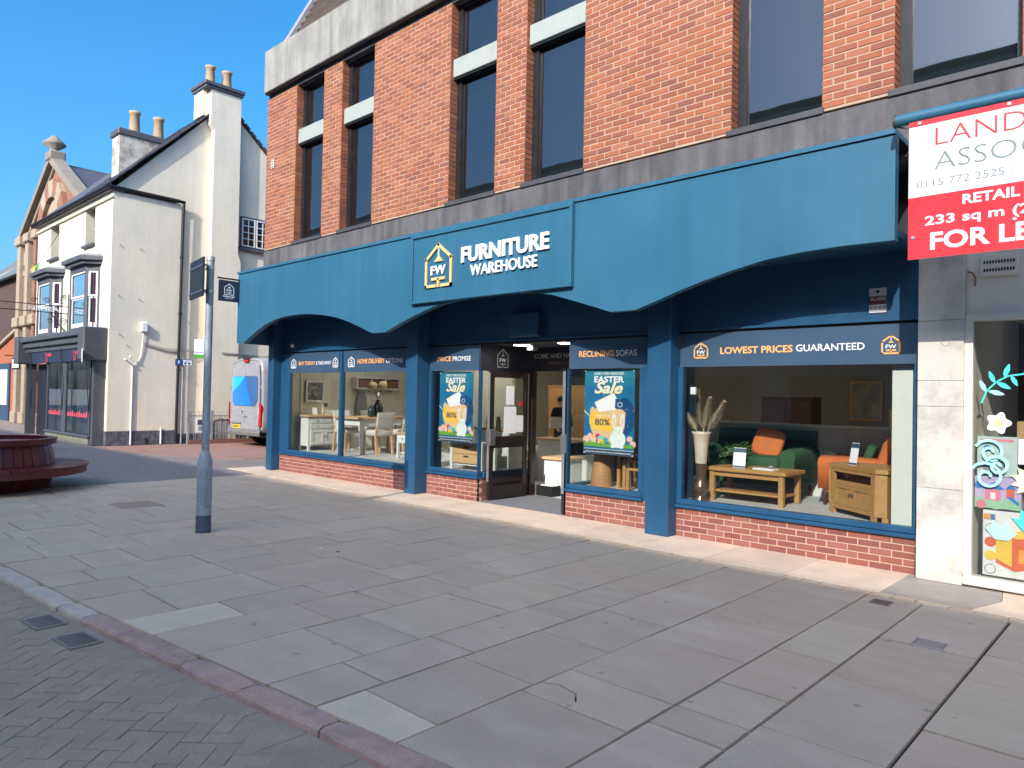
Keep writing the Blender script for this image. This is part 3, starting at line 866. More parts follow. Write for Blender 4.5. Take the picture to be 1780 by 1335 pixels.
# brick plinths
def plinth(x0, x1, y, U=X3, V=NY, name='plinth', o=None):
    # along x, facing -y
    b = MB(); b.box(x0, x1, y + .006, y + .1, .003, .344, m_rmort)
    pl = b.build('plinth', shop)
    rows = 5; hh = .0685
    for r in range(rows):
        z0 = .006 + r * hh; z1 = min(z0 + hh - .011, .342)
        x = x0 + .002 - (0 if r % 2 else .1)
        while x < x1 - .02:
            a0, a1 = max(x, x0), min(x + .196, x1)
            if a1 - a0 > .03:
                q = MB(); q.loft(brick_shape(a0, a1, z0, z1, y + random.uniform(-.001, .002), y + .05, .003), m_rbrick, smooth=False)
                q.build('brick', pl)
            x += .207
plinth(-13.85, -9.47, 0); plinth(-9.2, -8.0, YB); plinth(-6.25, -4.81, YB); plinth(-4.48, -1.887, 0)
def plinth_side(x, y0, y1, sgn):
    b = MB(); b.box(min(x, x - sgn * .1), max(x, x - sgn * .1) - 0, y0 + .101, y1, .003, .344, m_rmort)
    pl = b.build('plinth_return', shop)
    for r in range(5):
        z0 = .006 + r * .0685; z1 = min(z0 + .0575, .342)
        y = y0 + .102 - (.1 if r % 2 else 0)
        while y < y1 - .02:
            a0, a1 = max(y, y0 + .052), min(y + .196, y1)
            if a1 - a0 > .03:
                q = MB(); q.box(min(x - sgn * .04, x + sgn * .006), max(x - sgn * .04, x + sgn * .006), a0, a1, z0, z1, m_rbrick); q.build('brick', pl)
            y += .207
plinth_side(-8.0, YB, 1.25, 1); plinth_side(-6.25, YB, 1.25, -1)
# entrance lobby
b = MB(); b.box(-8.1, -6.15, YB + .121, 1.9, 2.44, 2.5, mat('lobby_ceiling', (.05, .06, .08), .6)); lob = b.build('lobby_ceiling', shop)
for x in (-7.5, -6.62):
    b = MB(); b.lathe([(.125, -.012), (.13, 0)], m_lamp, (x, .5, 2.438), 24); b.lathe([(.145, -.008), (.145, .002)], m_white, (x, .5, 2.4385), 24); b.build('downlight', lob)
b = MB(); b.box(-7.5, -7.38, .62, .74, 2.36, 2.439, m_greyt); b.build('smoke_sensor', lob)
b = MB(); b.box(-7.95, -6.3, 1.25, 1.32, 2.06, 2.438, mat('lobby_header_navy', (.012, .015, .028), .6)); lh = b.build('lobby_header', shop)
b = MB(); b.text('COME', (0, 1.247, 0), X3, Z3, NY, -8.04 + .14, -6.55, 2.27, 2.345, m_greyt); b.build('lettering', lh)
b = MB(); b.text('SOMUCH', (0, 1.247, 0), X3, Z3, NY, -7.6, -6.7, 2.17, 2.215, m_rust); b.build('lettering', lh)
for sx, x in ((1, -8.0), (-1, -6.25)):
    b = MB(); b.box(min(x, x - sx * .06), max(x, x - sx * .06), YB + .055, 1.32, ZH0, 2.439, MATS['lobby_header_navy'])
    side = b.build('lobby_side', shop)
    b = MB(); b.bbox(min(x + sx * .03, x - sx * .09), max(x + sx * .03, x - sx * .09), .19, 1.25, .345, .45, m_navy, .006); b.build('sill', side)
    p = MB(); p.add([(x - sx * .03, .19, .45), (x - sx * .03, 1.25, .45), (x - sx * .03, 1.25, ZH0), (x - sx * .03, .19, ZH0)], [(0, 1, 2, 3)], g_shop); p.build('pane', side)
    if sx == 1:
        b = MB(); logo(b, (x + .002, .48, 2.1), Y3, Z3, X3, .24, .29, m_greyt, m_white, .016, 0, .001); b.build('emblem', side)
for x in (-8.0, -6.33):
    b = MB(); b.box(x, x + .08, 1.25, 1.35, 0, 2.059, m_door); b.build('door_jamb', shop)
def leaf(x, y0, y1, sg):
    d = MB(); t = .022
    d.bbox(x - t, x + t, y0, y0 + .10, .02, 2.03, m_door, .004); d.bbox(x - t, x + t, y1 - .075, y1, .02, 2.03, m_door, .004)
    d.box(x - t, x + t, y0 + .10, y1 - .075, .02, .22, m_door); d.box(x - t, x + t, y0 + .10, y1 - .075, .82, 1.0, m_door); d.box(x - t, x + t, y0 + .10, y1 - .075, 1.93, 2.03, m_door)
    o = d.build('door', shop)
    for z0, z1 in ((.22, .82), (1.0, 1.93)):
        p = MB(); p.add([(x, y0 + .1, z0), (x, y1 - .075, z0), (x, y1 - .075, z1), (x, y0 + .1, z1)], [(0, 1, 2, 3)], g_shop); p.build('pane', o)
    p = MB(); p.bbox(x + sg * .024 - .01, x + sg * .024 + .01, y0 + .36, y0 + .66, .87, .95, m_black, .004); p.box(x + sg * .036 - .003, x + sg * .036 + .003, y0 + .4, y0 + .62, .895, .925, m_door); p.build('letterbox', o)
    p = MB(); p.bbox(x - .05, x + .05, y0 - .014, y0 + .12, .86, 1.12, mat('brushed_steel', (.25, .24, .23), .4, .1, metal=.7), .01); p.build('door_pull', o)
    p = MB(); p.box(x - t - .002, x + t + .002, y0 - .004, y0 - .001, .3, 2.0, m_alu); p.build('edge_strip', o)
    return o
dl = leaf(-7.93, .235, 1.12, 1)
for i, (a, c, z0, z1) in enumerate(((.62, .80, 1.50, 1.80), (.58, .86, 1.04, 1.47), (.87, 1.03, 1.06, 1.33))):
    p = MB(); p.box(-7.928 + .0, -7.924, a, c, z0, z1, m_paper); p.build('paper_notice', dl)
p = MB(); p.lathe([(.045, 0), (.045, .004)], mat('red_sticker', (.6, .03, .03), .5), (0, 0, 0), 16)
o = p.build('round_sticker', dl, loc=(0, 0, 0)); o.location = Vector((-7.925, .97, 1.52)); o.rotation_euler = (0, R(90), 0)
leaf(-6.31, .085, .97, -1)
# small boxes on the head board
b = MB(); b.bbox(-7.28, -6.72, -.03, .088, 2.50, 2.85, m_navy, .01); b.build('alarm_box', shop)
b = MB(); b.bbox(-13.43, -13.36, -.06, .008, 2.55, 2.62, m_white, .01); b.build('sensor', shop)
b = MB(); b.bbox(-9.02 + 1.9, -9.02 + 1.98, -.46, -.40, 4.078, 4.17, m_mint, .01); b.build('flood_sensor', shop)

# ------------------------------------------------------------------ interior shell
b = MB()
b.box(-13.86, -1.95, .4, 9.5, -.06, .002, m_carpet)
b.build('shop_floor', shop)
b = MB(); b.box(-13.86, -1.95, 1.9, 9.5, 2.75, 2.82, m_ceil); b.box(-13.86, -8.101, .21, 1.9, 2.75, 2.82, m_ceil); b.box(-6.149, -1.95, .21, 1.9, 2.75, 2.82, m_ceil)
ceil = b.build('shop_ceiling', shop)
b = MB(); b.box(-14.0, -13.80, .1, 9.5, 0, 2.82, m_wallin); b.box(-13.8, -2.0, 9.4, 9.5, 0, 2.749, mat('tan_back_wall', (.22, .19, .14), .8)); b.box(-2.0, -1.93, .13, 9.5, 0, 2.82, m_wallin)
iw = b.build('interior_wall', shop)
for k in range(5):
    b = MB(); b.box(-13.80, -13.785, .42 + k * .55, .45 + k * .55, .42, 2.6, m_wallin); b.build('panel_batten', iw)
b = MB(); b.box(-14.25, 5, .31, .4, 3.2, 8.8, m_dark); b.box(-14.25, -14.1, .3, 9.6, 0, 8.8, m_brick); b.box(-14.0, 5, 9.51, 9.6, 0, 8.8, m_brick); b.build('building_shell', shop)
for nm, x0, x1, y1 in (('A', -13.79, -9.3, 3.2), ('B', -9.3, -8.11, 1.5), ('B2', -6.14, -4.85, 1.6), ('C', -4.84, -2.0, 1.85)):
    b = MB(); b.box(x0, x1, .08 if nm in 'AC' else .26, y1, .003, .42, m_carpet); b.build('display_platform', shop)
m_whitew = mat('white_panelling', (.66, .68, .62), .6, .04, 3)
b = MB(); b.box(-5.4, -2.0, 1.86, 1.94, .003, 1.31, m_whitew); b.bbox(-5.4, -2.0, 1.82, 1.98, 1.311, 1.345, m_white, .005)
for k in range(24): b.box(-5.38 + k * .14, -5.375 + k * .14, 1.854, 1.86, .43, 1.30, m_wallin)
b.build('half_height_partition', shop)
b = MB(); b.box(-2.135, -1.95, .10, .16, .42, 2.03, m_whitew); b.build('window_end_panel', shop)
b = MB(); b.box(-12.2, -10.2, 3.2, 3.28, .003, 2.3, m_wallin); b.box(-13.79, -13.0, 3.2, 3.28, .003, 2.74, m_wallin); b.build('back_partition', shop)
for x, y in ((-7.2, 5.5), (-10.5, 5.5), (-12, 5.0), (-9, 3.2), (-12.2, 1.5), (-10.6, 2.4)):  # last two strips are added to brighten the left window display
    b = MB(); b.box(x - .55, x + .55, y - .04, y + .04, 2.72, 2.749, m_lampdim); b.build('strip_light', ceil)
for x, y in ((-5.6, 4.2), (-4.9, 5.0), (-3.9, 4.4), (-3.0, 5.4), (-2.6, 4.0)):
    b = MB(); b.box(x - .2, x + .2, y - .015, y + .015, 2.73, 2.749, m_lampdim); b.build('strip_light', ceil)
# ------------------------------------------------------------------ signs
sg = thing('shop_sign', 'large raised blue shop sign reading FURNITURE WAREHOUSE in white with a gold house emblem', 'shop sign', (-7.02, -.8, 2.99), world=True)
b = MB(); b.box(-8.57, -5.475, -.845, -.802, 2.99, 4.045, m_fascia); b.build('board', sg)
b = MB(); x0, x1, z0, z1, t = -8.57, -5.475, 2.99, 4.045, .05
for r in ((x0, x1, z0, z0 + .03), (x0, x1, z1 - .075, z1), (x0, x0 + t, z0 + .03, z1 - .075), (x1 - t, x1, z0 + .03, z1 - .075)):
    b.bbox(r[0], r[1], -.87, -.8455, r[2], r[3], m_fascia, .006)
b.build('border', sg)
b = MB(); b.text('FURNITURE', (0, -.862, 0), X3, Z3, NY, -7.437, -5.83, 3.493, 3.712, m_white, .004, .6); b.build('lettering', sg, label='raised white capitals reading FURNITURE')
b = MB(); b.text('WAREHOUSE', (0, -.862, 0), X3, Z3, NY, -7.25, -6.022, 3.291, 3.446, m_white, .004, .6); b.build('lettering', sg, label='thinner raised white capitals reading WAREHOUSE')
b = MB(); logo(b, (-8.2, -.846, 3.222), X3, Z3, NY, .54, .595, m_gold, m_white, .040, .006, .026); b.build('emblem', sg)
# projecting sign
hs = thing('hanging_sign', 'small navy projecting sign with a white house emblem on a black bracket', 'hanging sign', (-14.17, -.8, 3.9), world=True)
b = MB(); b.bbox(-14.185, -14.155, -1.27, -.60, 3.885, 3.915, m_black, .004); b.build('bracket', hs)
b = MB(); b.bbox(-14.178, -14.162, -1.245, -.815, 3.44, 3.865, mat('navy_sign', (.018, .022, .05), .5), .003)
for y in (-1.15, -.9): b.tube([(-14.17, y, 3.86), (-14.17, y, 3.89)], .006, m_alu, 6)
pl = b.build('panel', hs)
b = MB(); logo(b, (-14.1615, -1.12, 3.58), Y3, Z3, X3, .19, .22, m_white, m_white, .012, 0, .001)
b.text('FURNs', (-14.161, 0, 0), Y3, Z3, X3, -1.15, -.91, 3.525, 3.555, m_white); b.text('WARES', (-14.161, 0, 0), Y3, Z3, X3, -1.11, -.95, 3.495, 3.515, m_white)
b.build('emblem', pl)

# Easter posters hanging inside the glass
m_pblue = mat('poster_blue', (.015, .165, .33), .4, .25, 3)
m_pdeep = mat('poster_deep_blue', (.01, .07, .2), .4, .25, 5)
m_pteal = mat('poster_teal', (.02, .20, .30), .4, .15, 3)
m_egg = mat('poster_egg', (.75, .52, .26), .5, .1, 10)
m_yel = mat('poster_yellow', (.92, .55, .07), .5, .06, 8)
m_cream = mat('poster_cream', (.88, .80, .58), .5, .05)
m_rab = mat('poster_rabbit', (.74, .82, .77), .6, .10, 14)
m_pink = mat('poster_pink', (.80, .50, .45), .6, .1)
m_grass = mat('poster_grass', (.14, .36, .05), .6, .45, 40)
def poster(x0, x1, z0, z1, y, label):
    p = thing('poster', label, 'poster', ((x0 + x1) / 2, y, z0), group='Easter sale posters in the entrance windows')
    W2 = (x1 - x0) / 2; H = z1 - z0
    U, V, W = X3 * (2 * W2), Z3 * H, NY
    O = (-W2, 0, 0)
    b = MB(); b.box(-W2, W2, 0, .004, 0, H, m_pblue); b.build('sheet', p)
    def ell(cx, cy, rx, ry, n=18, a0=0, ph=0): return [(cx + rx * math.cos(2 * math.pi * k / n + ph), cy + ry * math.sin(2 * math.pi * k / n + ph)) for k in range(n)]
    def layer(nm, items):
        b = MB()
        for w, poly, m in items: b.prism(poly, O, U, V, W, w, w + .0003, m, back=False)
        return b.build(nm, p)
    random.seed(3)
    layer('background_print', [(.0006, [(0, .82), (1, .82), (1, 1), (0, 1)], m_pteal), (.0005, ell(.8, .45, .22, .22), m_pdeep)] +
          [(.0009, ell(random.random(), random.uniform(.3, .8), .006, .004, 6), m_white) for k in range(26)])
    grass = [(0, .09)] + [(k / 40, .135 + random.uniform(-.012, .02)) for k in range(41)] + [(1, .09)]
    crk = [(.12 + .66 * k / 12, .545 + (.02 if k % 2 else -.015)) for k in range(13)]
    egg = [(.47 + .35 * math.cos(t), .37 + .22 * math.sin(t)) for t in [math.pi * (1 + k / 14) for k in range(15)]]
    layer('egg_print', [(.0012, egg + [(.83, .5)] + crk[::-1] + [(.12, .45)], m_egg)])
    layer('house_print', [(.0016, [(.22, .60), (.60, .72), (.66, .66), (.64, .53), (.3, .50)], m_white), (.0019, [(.20, .595), (.60, .715), (.62, .735), (.22, .615)], m_cream),
                          (.002, [(.63, .66), (.83, .63), (.80, .53), (.62, .55)], m_pdeep), (.0022, ell(.72, .59, .05, .03, 12), m_white), (.0024, ell(.72, .59, .04, .024, 12), m_pdeep)])
    layer('tag_print', [(.0028, [(.16, .50), (.50, .46), (.60, .39), (.58, .30), (.52, .27), (.22, .29), (.11, .36), (.11, .44)], m_yel)] + [(.0028, [(.0, .50), (.14, .43), (.145, .437), (.0, .515)], m_cream)])
    eggs = [(.05, .17, .07, m_pink), (.13, .215, .05, m_pink), (.22, .2, .06, m_yel), (.19, .155, .07, m_pink), (.29, .215, .05, mat('egg_magenta', (.6, .02, .2), .5)), (.35, .185, .065, mat('egg_aqua', (.2, .55, .6), .5)), (.35, .145, .065, m_yel), (.45, .175, .05, mat('egg_teal', (.05, .4, .45), .5)), (.92, .2, .055, m_pink), (.98, .14, .06, m_pink)]
    layer('small_eggs_print', [(.0032 + .0003 * k, ell(e[0], e[1], e[2], e[2] * .62, 14), e[3]) for k, e in enumerate(eggs)])
    layer('grass_print', [(.0064, grass, m_grass), (.0064, [(0, .085), (1, .085), (1, .0851), (0, .0851)], m_white)])
    layer('rabbit_print', [(.0068, ell(.69, .19, .155, .10), m_rab), (.0071, ell(.70, .285, .09, .055), m_rab), (.0074, ell(.615, .40, .042, .085, 16, ph=0), m_rab), (.0074, ell(.78, .40, .042, .085, 16), m_rab),
                           (.0078, ell(.618, .39, .02, .06, 12), m_pink), (.0078, ell(.777, .39, .02, .06, 12), m_pink), (.008, ell(.655, .29, .008, .006, 8), m_black), (.008, ell(.735, .29, .008, .006, 8), m_black), (.008, ell(.695, .262, .01, .005, 8), m_pink),
                           (.0079, ell(.60, .105, .05, .02, 10), m_white), (.0079, ell(.76, .105, .05, .02, 10), m_white)])
    layer('footer_print', [(.0068, [(0, 0), (1, 0), (1, .055), (0, .055)], m_panel), (.0068, [(0, .06), (1, .06), (1, .065), (0, .065)], m_white)])
    for key, u0, u1, v0, v1, m, w in (('EVERY', .2, .8, .935, .965, m_white, .009), ('EASTER', .2, .8, .845, .92, m_white, .009), ('BIGS', .21, .78, .715, .855, m_cream, .0095), ('SAVE', .27, .56, .44, .463, m_white, .009), ('80', .23, .53, .345, .42, m_panel, .009), ('STRIP', .05, .95, .02, .036, m_white, .009)):
        b = MB(); b.text(key, O, U, V, W, u0, u1, v0, v1, m, w); b.build('lettering', p)
    b = MB()
    for u, v in ((.02, .985), (.98, .985), (.02, .012), (.98, .012)): b.prism(ell(u, v, .012, .008, 8), O, U, V, W, .0, .012, m_white)
    b.build('pins', p)
poster(-8.975, -8.185, .885, 2.012, .135, 'blue Easter Sale poster with a white rabbit, in the window under PRICE PROMISE')
poster(-5.99, -5.185, .885, 2.02, .135, 'blue Easter Sale poster with a white rabbit, in the window under RECLINING SOFAS')
# alarm notice on the head board
t = thing('alarm_notice', 'small white and maroon ALARM notice on the dark board above the right window', 'notice', (-2.2, 0, 2.55), world=True)
b = MB(); yy = -.002
b.box(-2.33, -2.17, yy, .008, 2.545, 2.79, mat('notice_white', (.55, .5, .52), .5)); b.build('plate', t)
b = MB(); b.prism([(-2.33, 2.625), (-2.17, 2.625), (-2.17, 2.71), (-2.33, 2.71)], (0, yy, 0), X3, Z3, NY, 0, .0006, mat('notice_maroon', (.14, .02, .03), .5)); b.text('ALARM', (0, yy, 0), X3, Z3, NY, -2.32, -2.18, 2.665, 2.7, MATS['notice_white'], .001)
b.prism([(-2.25 + .022 * math.cos(k * .628 + 1.57) * (1 if k % 2 == 0 else .6), 2.755 + .022 * math.sin(k * .628 + 1.57) * (1 if k % 2 == 0 else .6)) for k in range(10)], (0, yy, 0), X3, Z3, NY, 0, .0008, m_black)
for k in range(4): b.prism([(-2.325 + k * .04, 2.58), (-2.295 + k * .04, 2.58), (-2.295 + k * .04, 2.612), (-2.325 + k * .04, 2.612)], (0, yy, 0), X3, Z3, NY, 0, .0006, m_lead)
b.prism([(-2.325, 2.555), (-2.175, 2.555), (-2.175, 2.567), (-2.325, 2.567)], (0, yy, 0), X3, Z3, NY, 0, .0006, m_lead); b.build('print', t)

# FOR LET board
fl = thing('for_let_board', 'red and white FOR LET board fixed above the neighbouring shop', 'letting board', (-.9, -1.1, 2.84), world=True)
m_red = mat('board_red', (.72, .035, .045), .3, .03, 2, coat=.3); m_bw = mat('board_white', (.80, .82, .84), .25, .03, 2, coat=.4); m_bgrey = mat('board_grey_ink', (.17, .21, .20), .4)
m_rink = mat('board_red_ink', (.55, .03, .04), .4)
b = MB(); bx0, bx1 = -1.70, .55
b.box(bx0, bx1, -1.1, -1.085, 2.84, 3.99, m_bw)
b.prism([(bx0, 2.84), (bx1, 2.84), (bx1, 3.355), (bx0, 3.355)], (0, -1.1, 0), X3, Z3, NY, .0, .0012, m_red, back=False); b.prism([(bx0, 3.945), (bx1, 3.945), (bx1, 3.99), (bx0, 3.99)], (0, -1.1, 0), X3, Z3, NY, 0, .0012, m_red, back=False)
b.build('panel', fl)
b = MB(); O = (0, -1.1, 0)
for key, u0, u1, v0, v1, m, w in (('LANDA', -1.505, -.72, 3.762, 3.905, m_rink, .002), ('ASSOC', -1.51, -.78, 3.558, 3.70, m_bgrey, .002), ('TEL', -1.64, -1.03, 3.425, 3.487, m_bgrey, .002), ('RETAIL', -1.308, -.928, 3.243, 3.322, m_bw, .003), ('SQM', -1.575, -.86, 3.085, 3.185, m_bw, .003), ('LET', -1.535, -.72, 2.902, 3.046, m_bw, .003)):
    b = MB(); b.text(key, O, X3, Z3, NY, u0, u1, v0, v1, m, w); b.build('lettering', fl)
b = MB(); b.prism([(-.985, 3.41), (-.98, 3.41), (-.98, 3.50), (-.985, 3.50)], O, X3, Z3, NY, .0015, .002, m_bgrey); b.build('divider_line', fl)
b = MB()
for x, z in ((-1.62, 3.968), (-1.0, 3.968), (-1.66, 3.02), (-.96, 3.07)): b.prism([(x + .014 * math.cos(k), z + .014 * math.sin(k)) for k in [i * math.pi / 5 for i in range(10)]], O, X3, Z3, NY, .001, .012, m_alu)
b.build('fixings', fl)
b = MB(); b.box(-1.5, .5, -1.084, -1.05, 3.0, 3.06, m_alu); b.box(-1.5, .5, -1.084, -1.05, 3.75, 3.81, m_alu)
for x in (-1.2, 0.2): b.box(x, x + .05, -1.049, -.2, 3.0, 3.05, m_alu); b.box(x, x + .05, -1.049, -.2, 3.755, 3.805, m_alu)
b.build('mounting_rail', fl)

# ------------------------------------------------------------------ neighbouring shop unit
m_marble = mat('white_marble', (.60, .55, .48), .35, .08, 1.6, .04, 60, col2=(.30, .27, .24), c2amt=.8, c2scale=2.6)
m_offw = mat('off_white_paint', (.68, .64, .56), .55, .08, 3, .05, 60)
m_pgrey = mat('grey_panel', (.70, .66, .58), .6, .08, 3)
nb = thing('neighbour_shop', 'neighbouring shop front with a white marble pilaster and a window full of stickers', 'shop', (0, -.1, 0), world=True)
b = MB()
zz = [0.004, .86, 1.62, 1.86, 2.42, 3.2]
for k in range(5): 
    b = MB(); b.bbox(-1.85, -1.475, -.15, .35, zz[k] + .001, zz[k + 1] - .001, m_marble, .004); b.build('marble_slab', nb)
b = MB(); q = [(-1.62 + .04 * math.cos(k * .449), 2.205 + .028 * math.sin(k * .449)) for k in range(14)]
b.prism(q, (0, -.15, 0), X3, Z3, NY, .0005, .0015, m_lead); b.prism([((u + 1.62) * .8 - 1.62, (v - 2.205) * .75 + 2.205) for u, v in q], (0, -.15, 0), X3, Z3, NY, .0016, .002, m_marble); b.build('oval_sticker', nb)
b = MB(); b.box(-1.474, -1.41, -.12, .0, .10, 2.46, m_offw); b.box(-1.409, 3, -.12, .0, 2.40, 2.46, m_offw); b.bbox(-1.474, 3, -.16, .02, .02, .098, m_offw, .01); fr = b.build('window_frame', nb)
b = MB(); b.add([(-1.41, -.06, .098), (3, -.06, .098), (3, -.06, 2.40), (-1.41, -.06, 2.40)], [(0, 1, 2, 3)], g_shop); b.build('pane', fr)
b = MB(); b.box(-1.474, 3, -.08, .05, 2.461, 3.6, m_pgrey); hp = b.build('head_panel', nb)
b = MB(); b.bbox(-1.36, -1.08, -.11, -.081, 2.80, 2.98, m_offw, .006)
for k in range(11):
    for z in (2.84, 2.91): b.box(-1.335 + k * .022, -1.322 + k * .022, -.1125, -.111, z, z + .028, m_dark)
b.build('vent', hp)
b = MB(); b.tube([(-1.46, -.09, 2.86), (-1.42, -.12, 2.84), (-1.40, -.1, 2.80), (-1.405, -.09, 2.72)], .008, m_rust, 6); b.build('rusty_cable_end', hp)
b = MB(); b.box(-1.47, 3, 2.4, 2.45, .003, 2.6, mat('brown_board', (.14, .10, .085), .8, .15, 4, stretch=(3, 1, .3))); b.box(-1.47, 3, .0, 2.4, .003, .05, m_carpet); b.box(-1.47, -1.42, .02, 2.4, .05, 2.6, m_pgrey); b.box(-1.47, 3, 0.02, 2.4, 2.6, 2.65, m_pgrey)
b.box(-.75, 3, 1.2, 1.25, .051, 2.599, mat('brown_door_in', (.085, .05, .04), .6)); b.build('dark_interior', nb)
b = MB(); b.box(-1.4, -.3, .04, .4, 1.29, 1.318, m_pgrey); b.build('window_shelf', nb)
aw = thing('awning_roller', 'long blue roller awning tube above the red and white board', 'awning', (-.5, -1.0, 4.05), world=True)
b = MB(); b.tube([(-1.83, -.98, 4.07), (3, -.98, 4.07)], .05, m_fascia, 14); b.build('roller_tube', aw)
b = MB(); b.tube([(-1.85, -.98, 4.07), (-1.831, -.98, 4.07)], .056, m_iron, 14); b.build('end_cap', aw)
b = MB(); b.tube([(-1.84, -.97, 4.03), (-1.72, -.96, 3.985), (-1.62, -.9, 4.0)], .006, m_iron, 6); b.tube([(-1.64, -.93, 4.0), (-1.72, -.85, 3.9), (-1.80, -.82, 3.8)], .006, m_iron, 6); b.build('cord', aw)
b = MB()
for x in (-1.4, .5): b.bar((x, -.98, 4.03), (x, -.25, 4.0), .04, .05, m_fascia)
b.build('arm', aw)
# window stickers (paper flowers, leaf spray, printed toys)
m_teal = mat('sticker_teal', (.06, .62, .52), .6, .05); m_lteal = mat('sticker_pale_teal', (.35, .74, .74), .6, .04); m_fl = mat('sticker_white', (.82, .80, .76), .6, .03); m_fy = mat('sticker_yellow', (.85, .62, .25), .6); m_crm = mat('sticker_cream', (.80, .68, .46), .6)
Yg = -.064
def sticker(label, cx, cz, polys, cat='sticker', group=None):
    s = MB()
    for k, (poly, m) in enumerate(polys): s.prism(poly, (0, 0, 0), X3, Z3, NY, .0005 * k, .0005 * k + .0012, m)
    s.build('window_sticker', label=label, cat=cat, group=group, loc=(cx, Yg, cz))
def leafp(x, z, a, l, w=.34): 
    c, s_ = math.cos(a), math.sin(a)
    return [(x + l * (t * c - u * s_), z + l * (t * s_ + u * c)) for t, u in ((0, 0), (.25, w * .4), (.55, w * .5), (.85, w * .25), (1, 0), (.8, -w * .3), (.5, -w * .5), (.2, -w * .35))]
curve = [(-.17, -.16), (-.13, -.05), (-.06, .03), (.03, .085), (.14, .10), (.3, .09), (.45, .03)]
pl = []
for (a, c) in zip(curve[:-1], curve[1:]):
    dx, dy = c[0] - a[0], c[1] - a[1]; l = math.hypot(dx, dy); nx, ny = -dy / l * .007, dx / l * .007
    pl.append(([(a[0] + nx, a[1] + ny), (a[0] - nx, a[1] - ny), (c[0] - nx, c[1] - ny), (c[0] + nx, c[1] + ny)], m_teal))
for x, z, a, l in ((-.135, -.06, 2.0, .12), (-.12, -.05, -.25, .13), (-.07, .02, 1.95, .12), (-.06, .03, -.5, .13), (.0, .07, 1.25, .13), (.05, .09, -1.1, .11), (.14, .10, .8, .13), (.2, .1, -.9, .11), (.3, .09, .6, .13)):
    pl.append((leafp(x, z, a, l), m_teal if z > 0 else m_lteal))
sticker('teal paper leaf spray on the neighbouring window', -1.18, 1.82, pl)
def blob(n, r, w, ph=0): return [(r * (1 + w * math.cos(n * t)) * math.cos(t + ph), r * (1 + w * math.cos(n * t)) * math.sin(t + ph)) for t in [2 * math.pi * k / (n * 6) for k in range(n * 6)]]
sticker('white paper flower with a yellow centre on the neighbouring window', -1.22, 1.485, [(blob(5, .085, .2), m_fl), (blob(6, .035, .1), m_fy)])
def star(n, r0, r1): return [((r0 if k % 2 == 0 else r1) * math.cos(math.pi * k / n), (r0 if k % 2 == 0 else r1) * math.sin(math.pi * k / n)) for k in range(2 * n)]
sticker('cream pointed paper flower with a dark centre', -.98, .985, [(star(11, .15, .10), m_crm), (blob(5, .028, .05), m_iron)])
sticker('plain white sheet of paper on the neighbouring window', -.97, 1.23, [([(-.1, -.1), (.2, -.1), (.2, .12), (-.1, .12)], m_paper)])
lo = lambda s, f: [(s * x, s * z) for x, z in ((-.12, .05), (-.07, .04), (-.06, .12), (0, .06), (.05, .12), (.07, .03), (.13, .02), (.06, -.05), (-.04, -.05))]
sticker('bright teal paper lotus on the neighbouring window', -.98, .60, [(lo(1.15, 0), m_teal)])
sticker('pale blue paper lotus low on the neighbouring window', -1.2, .50, [(lo(1.0, 0), m_lteal)])
swirl = [((.02 + .10 * t / 9) * math.cos(t) * 1.0, (.02 + .10 * t / 9) * math.sin(t)) for t in [k * .5 for k in range(19)]]
sp = []
for dx, dz, f in ((0, 0, 1), (-.02, -.22, 1.15), (.06, -.12, .8)):
    for a, c in zip(swirl[:-1], swirl[1:]):
        ux, uz = c[0] - a[0], c[1] - a[1]; l = math.hypot(ux, uz) or 1; nx, nz = -uz / l * .012, ux / l * .012
        sp.append(([(f * a[0] + dx + nx, f * a[1] + dz + nz), (f * a[0] + dx - nx, f * a[1] + dz - nz), (f * c[0] + dx - nx, f * c[1] + dz - nz), (f * c[0] + dx + nx, f * c[1] + dz + nz)], m_lteal))
sticker('pale teal painted swirls on the neighbouring window', -1.28, 1.22, sp)
# printed toy boxes behind the glass
def toybox(label, x0, x1, z0, z1, base, bits, y=-.05):
    s = thing('toy_box', label, 'toy box', ((x0 + x1) / 2, y, z0), group='toy boxes in the neighbouring window')
    b = MB(); b.bbox(-(x1 - x0) / 2, (x1 - x0) / 2, 0.0, .12, 0, z1 - z0, base, .004); b.build('carton', s)
    b = MB()
    for k, (poly, m) in enumerate(bits): b.prism(poly, (-(x1 - x0) / 2, 0, 0), X3, Z3, NY, .0004 * k, .0004 * k + .0012, m)
    b.build('print', s)
c_ = lambda n, c: mat(n, c, .5, .1, 12)
redo, yelo, blu, pnk = c_('toy_red', (.75, .16, .08)), c_('toy_yellow', (.88, .58, .10)), c_('toy_blue', (.05, .22, .62)), c_('toy_pink', (.75, .25, .33))
grn, lil, wht = c_('toy_green', (.35, .6, .4)), c_('toy_lilac', (.55, .45, .68)), c_('toy_white', (.78, .78, .78))
rc = lambda a, b_, c, d: [(a, b_), (c, b_), (c, d), (a, d)]
dsk = lambda cx, cz, r: [(cx + r * math.cos(k * math.pi / 6), cz + r * math.sin(k * math.pi / 6)) for k in range(12)]
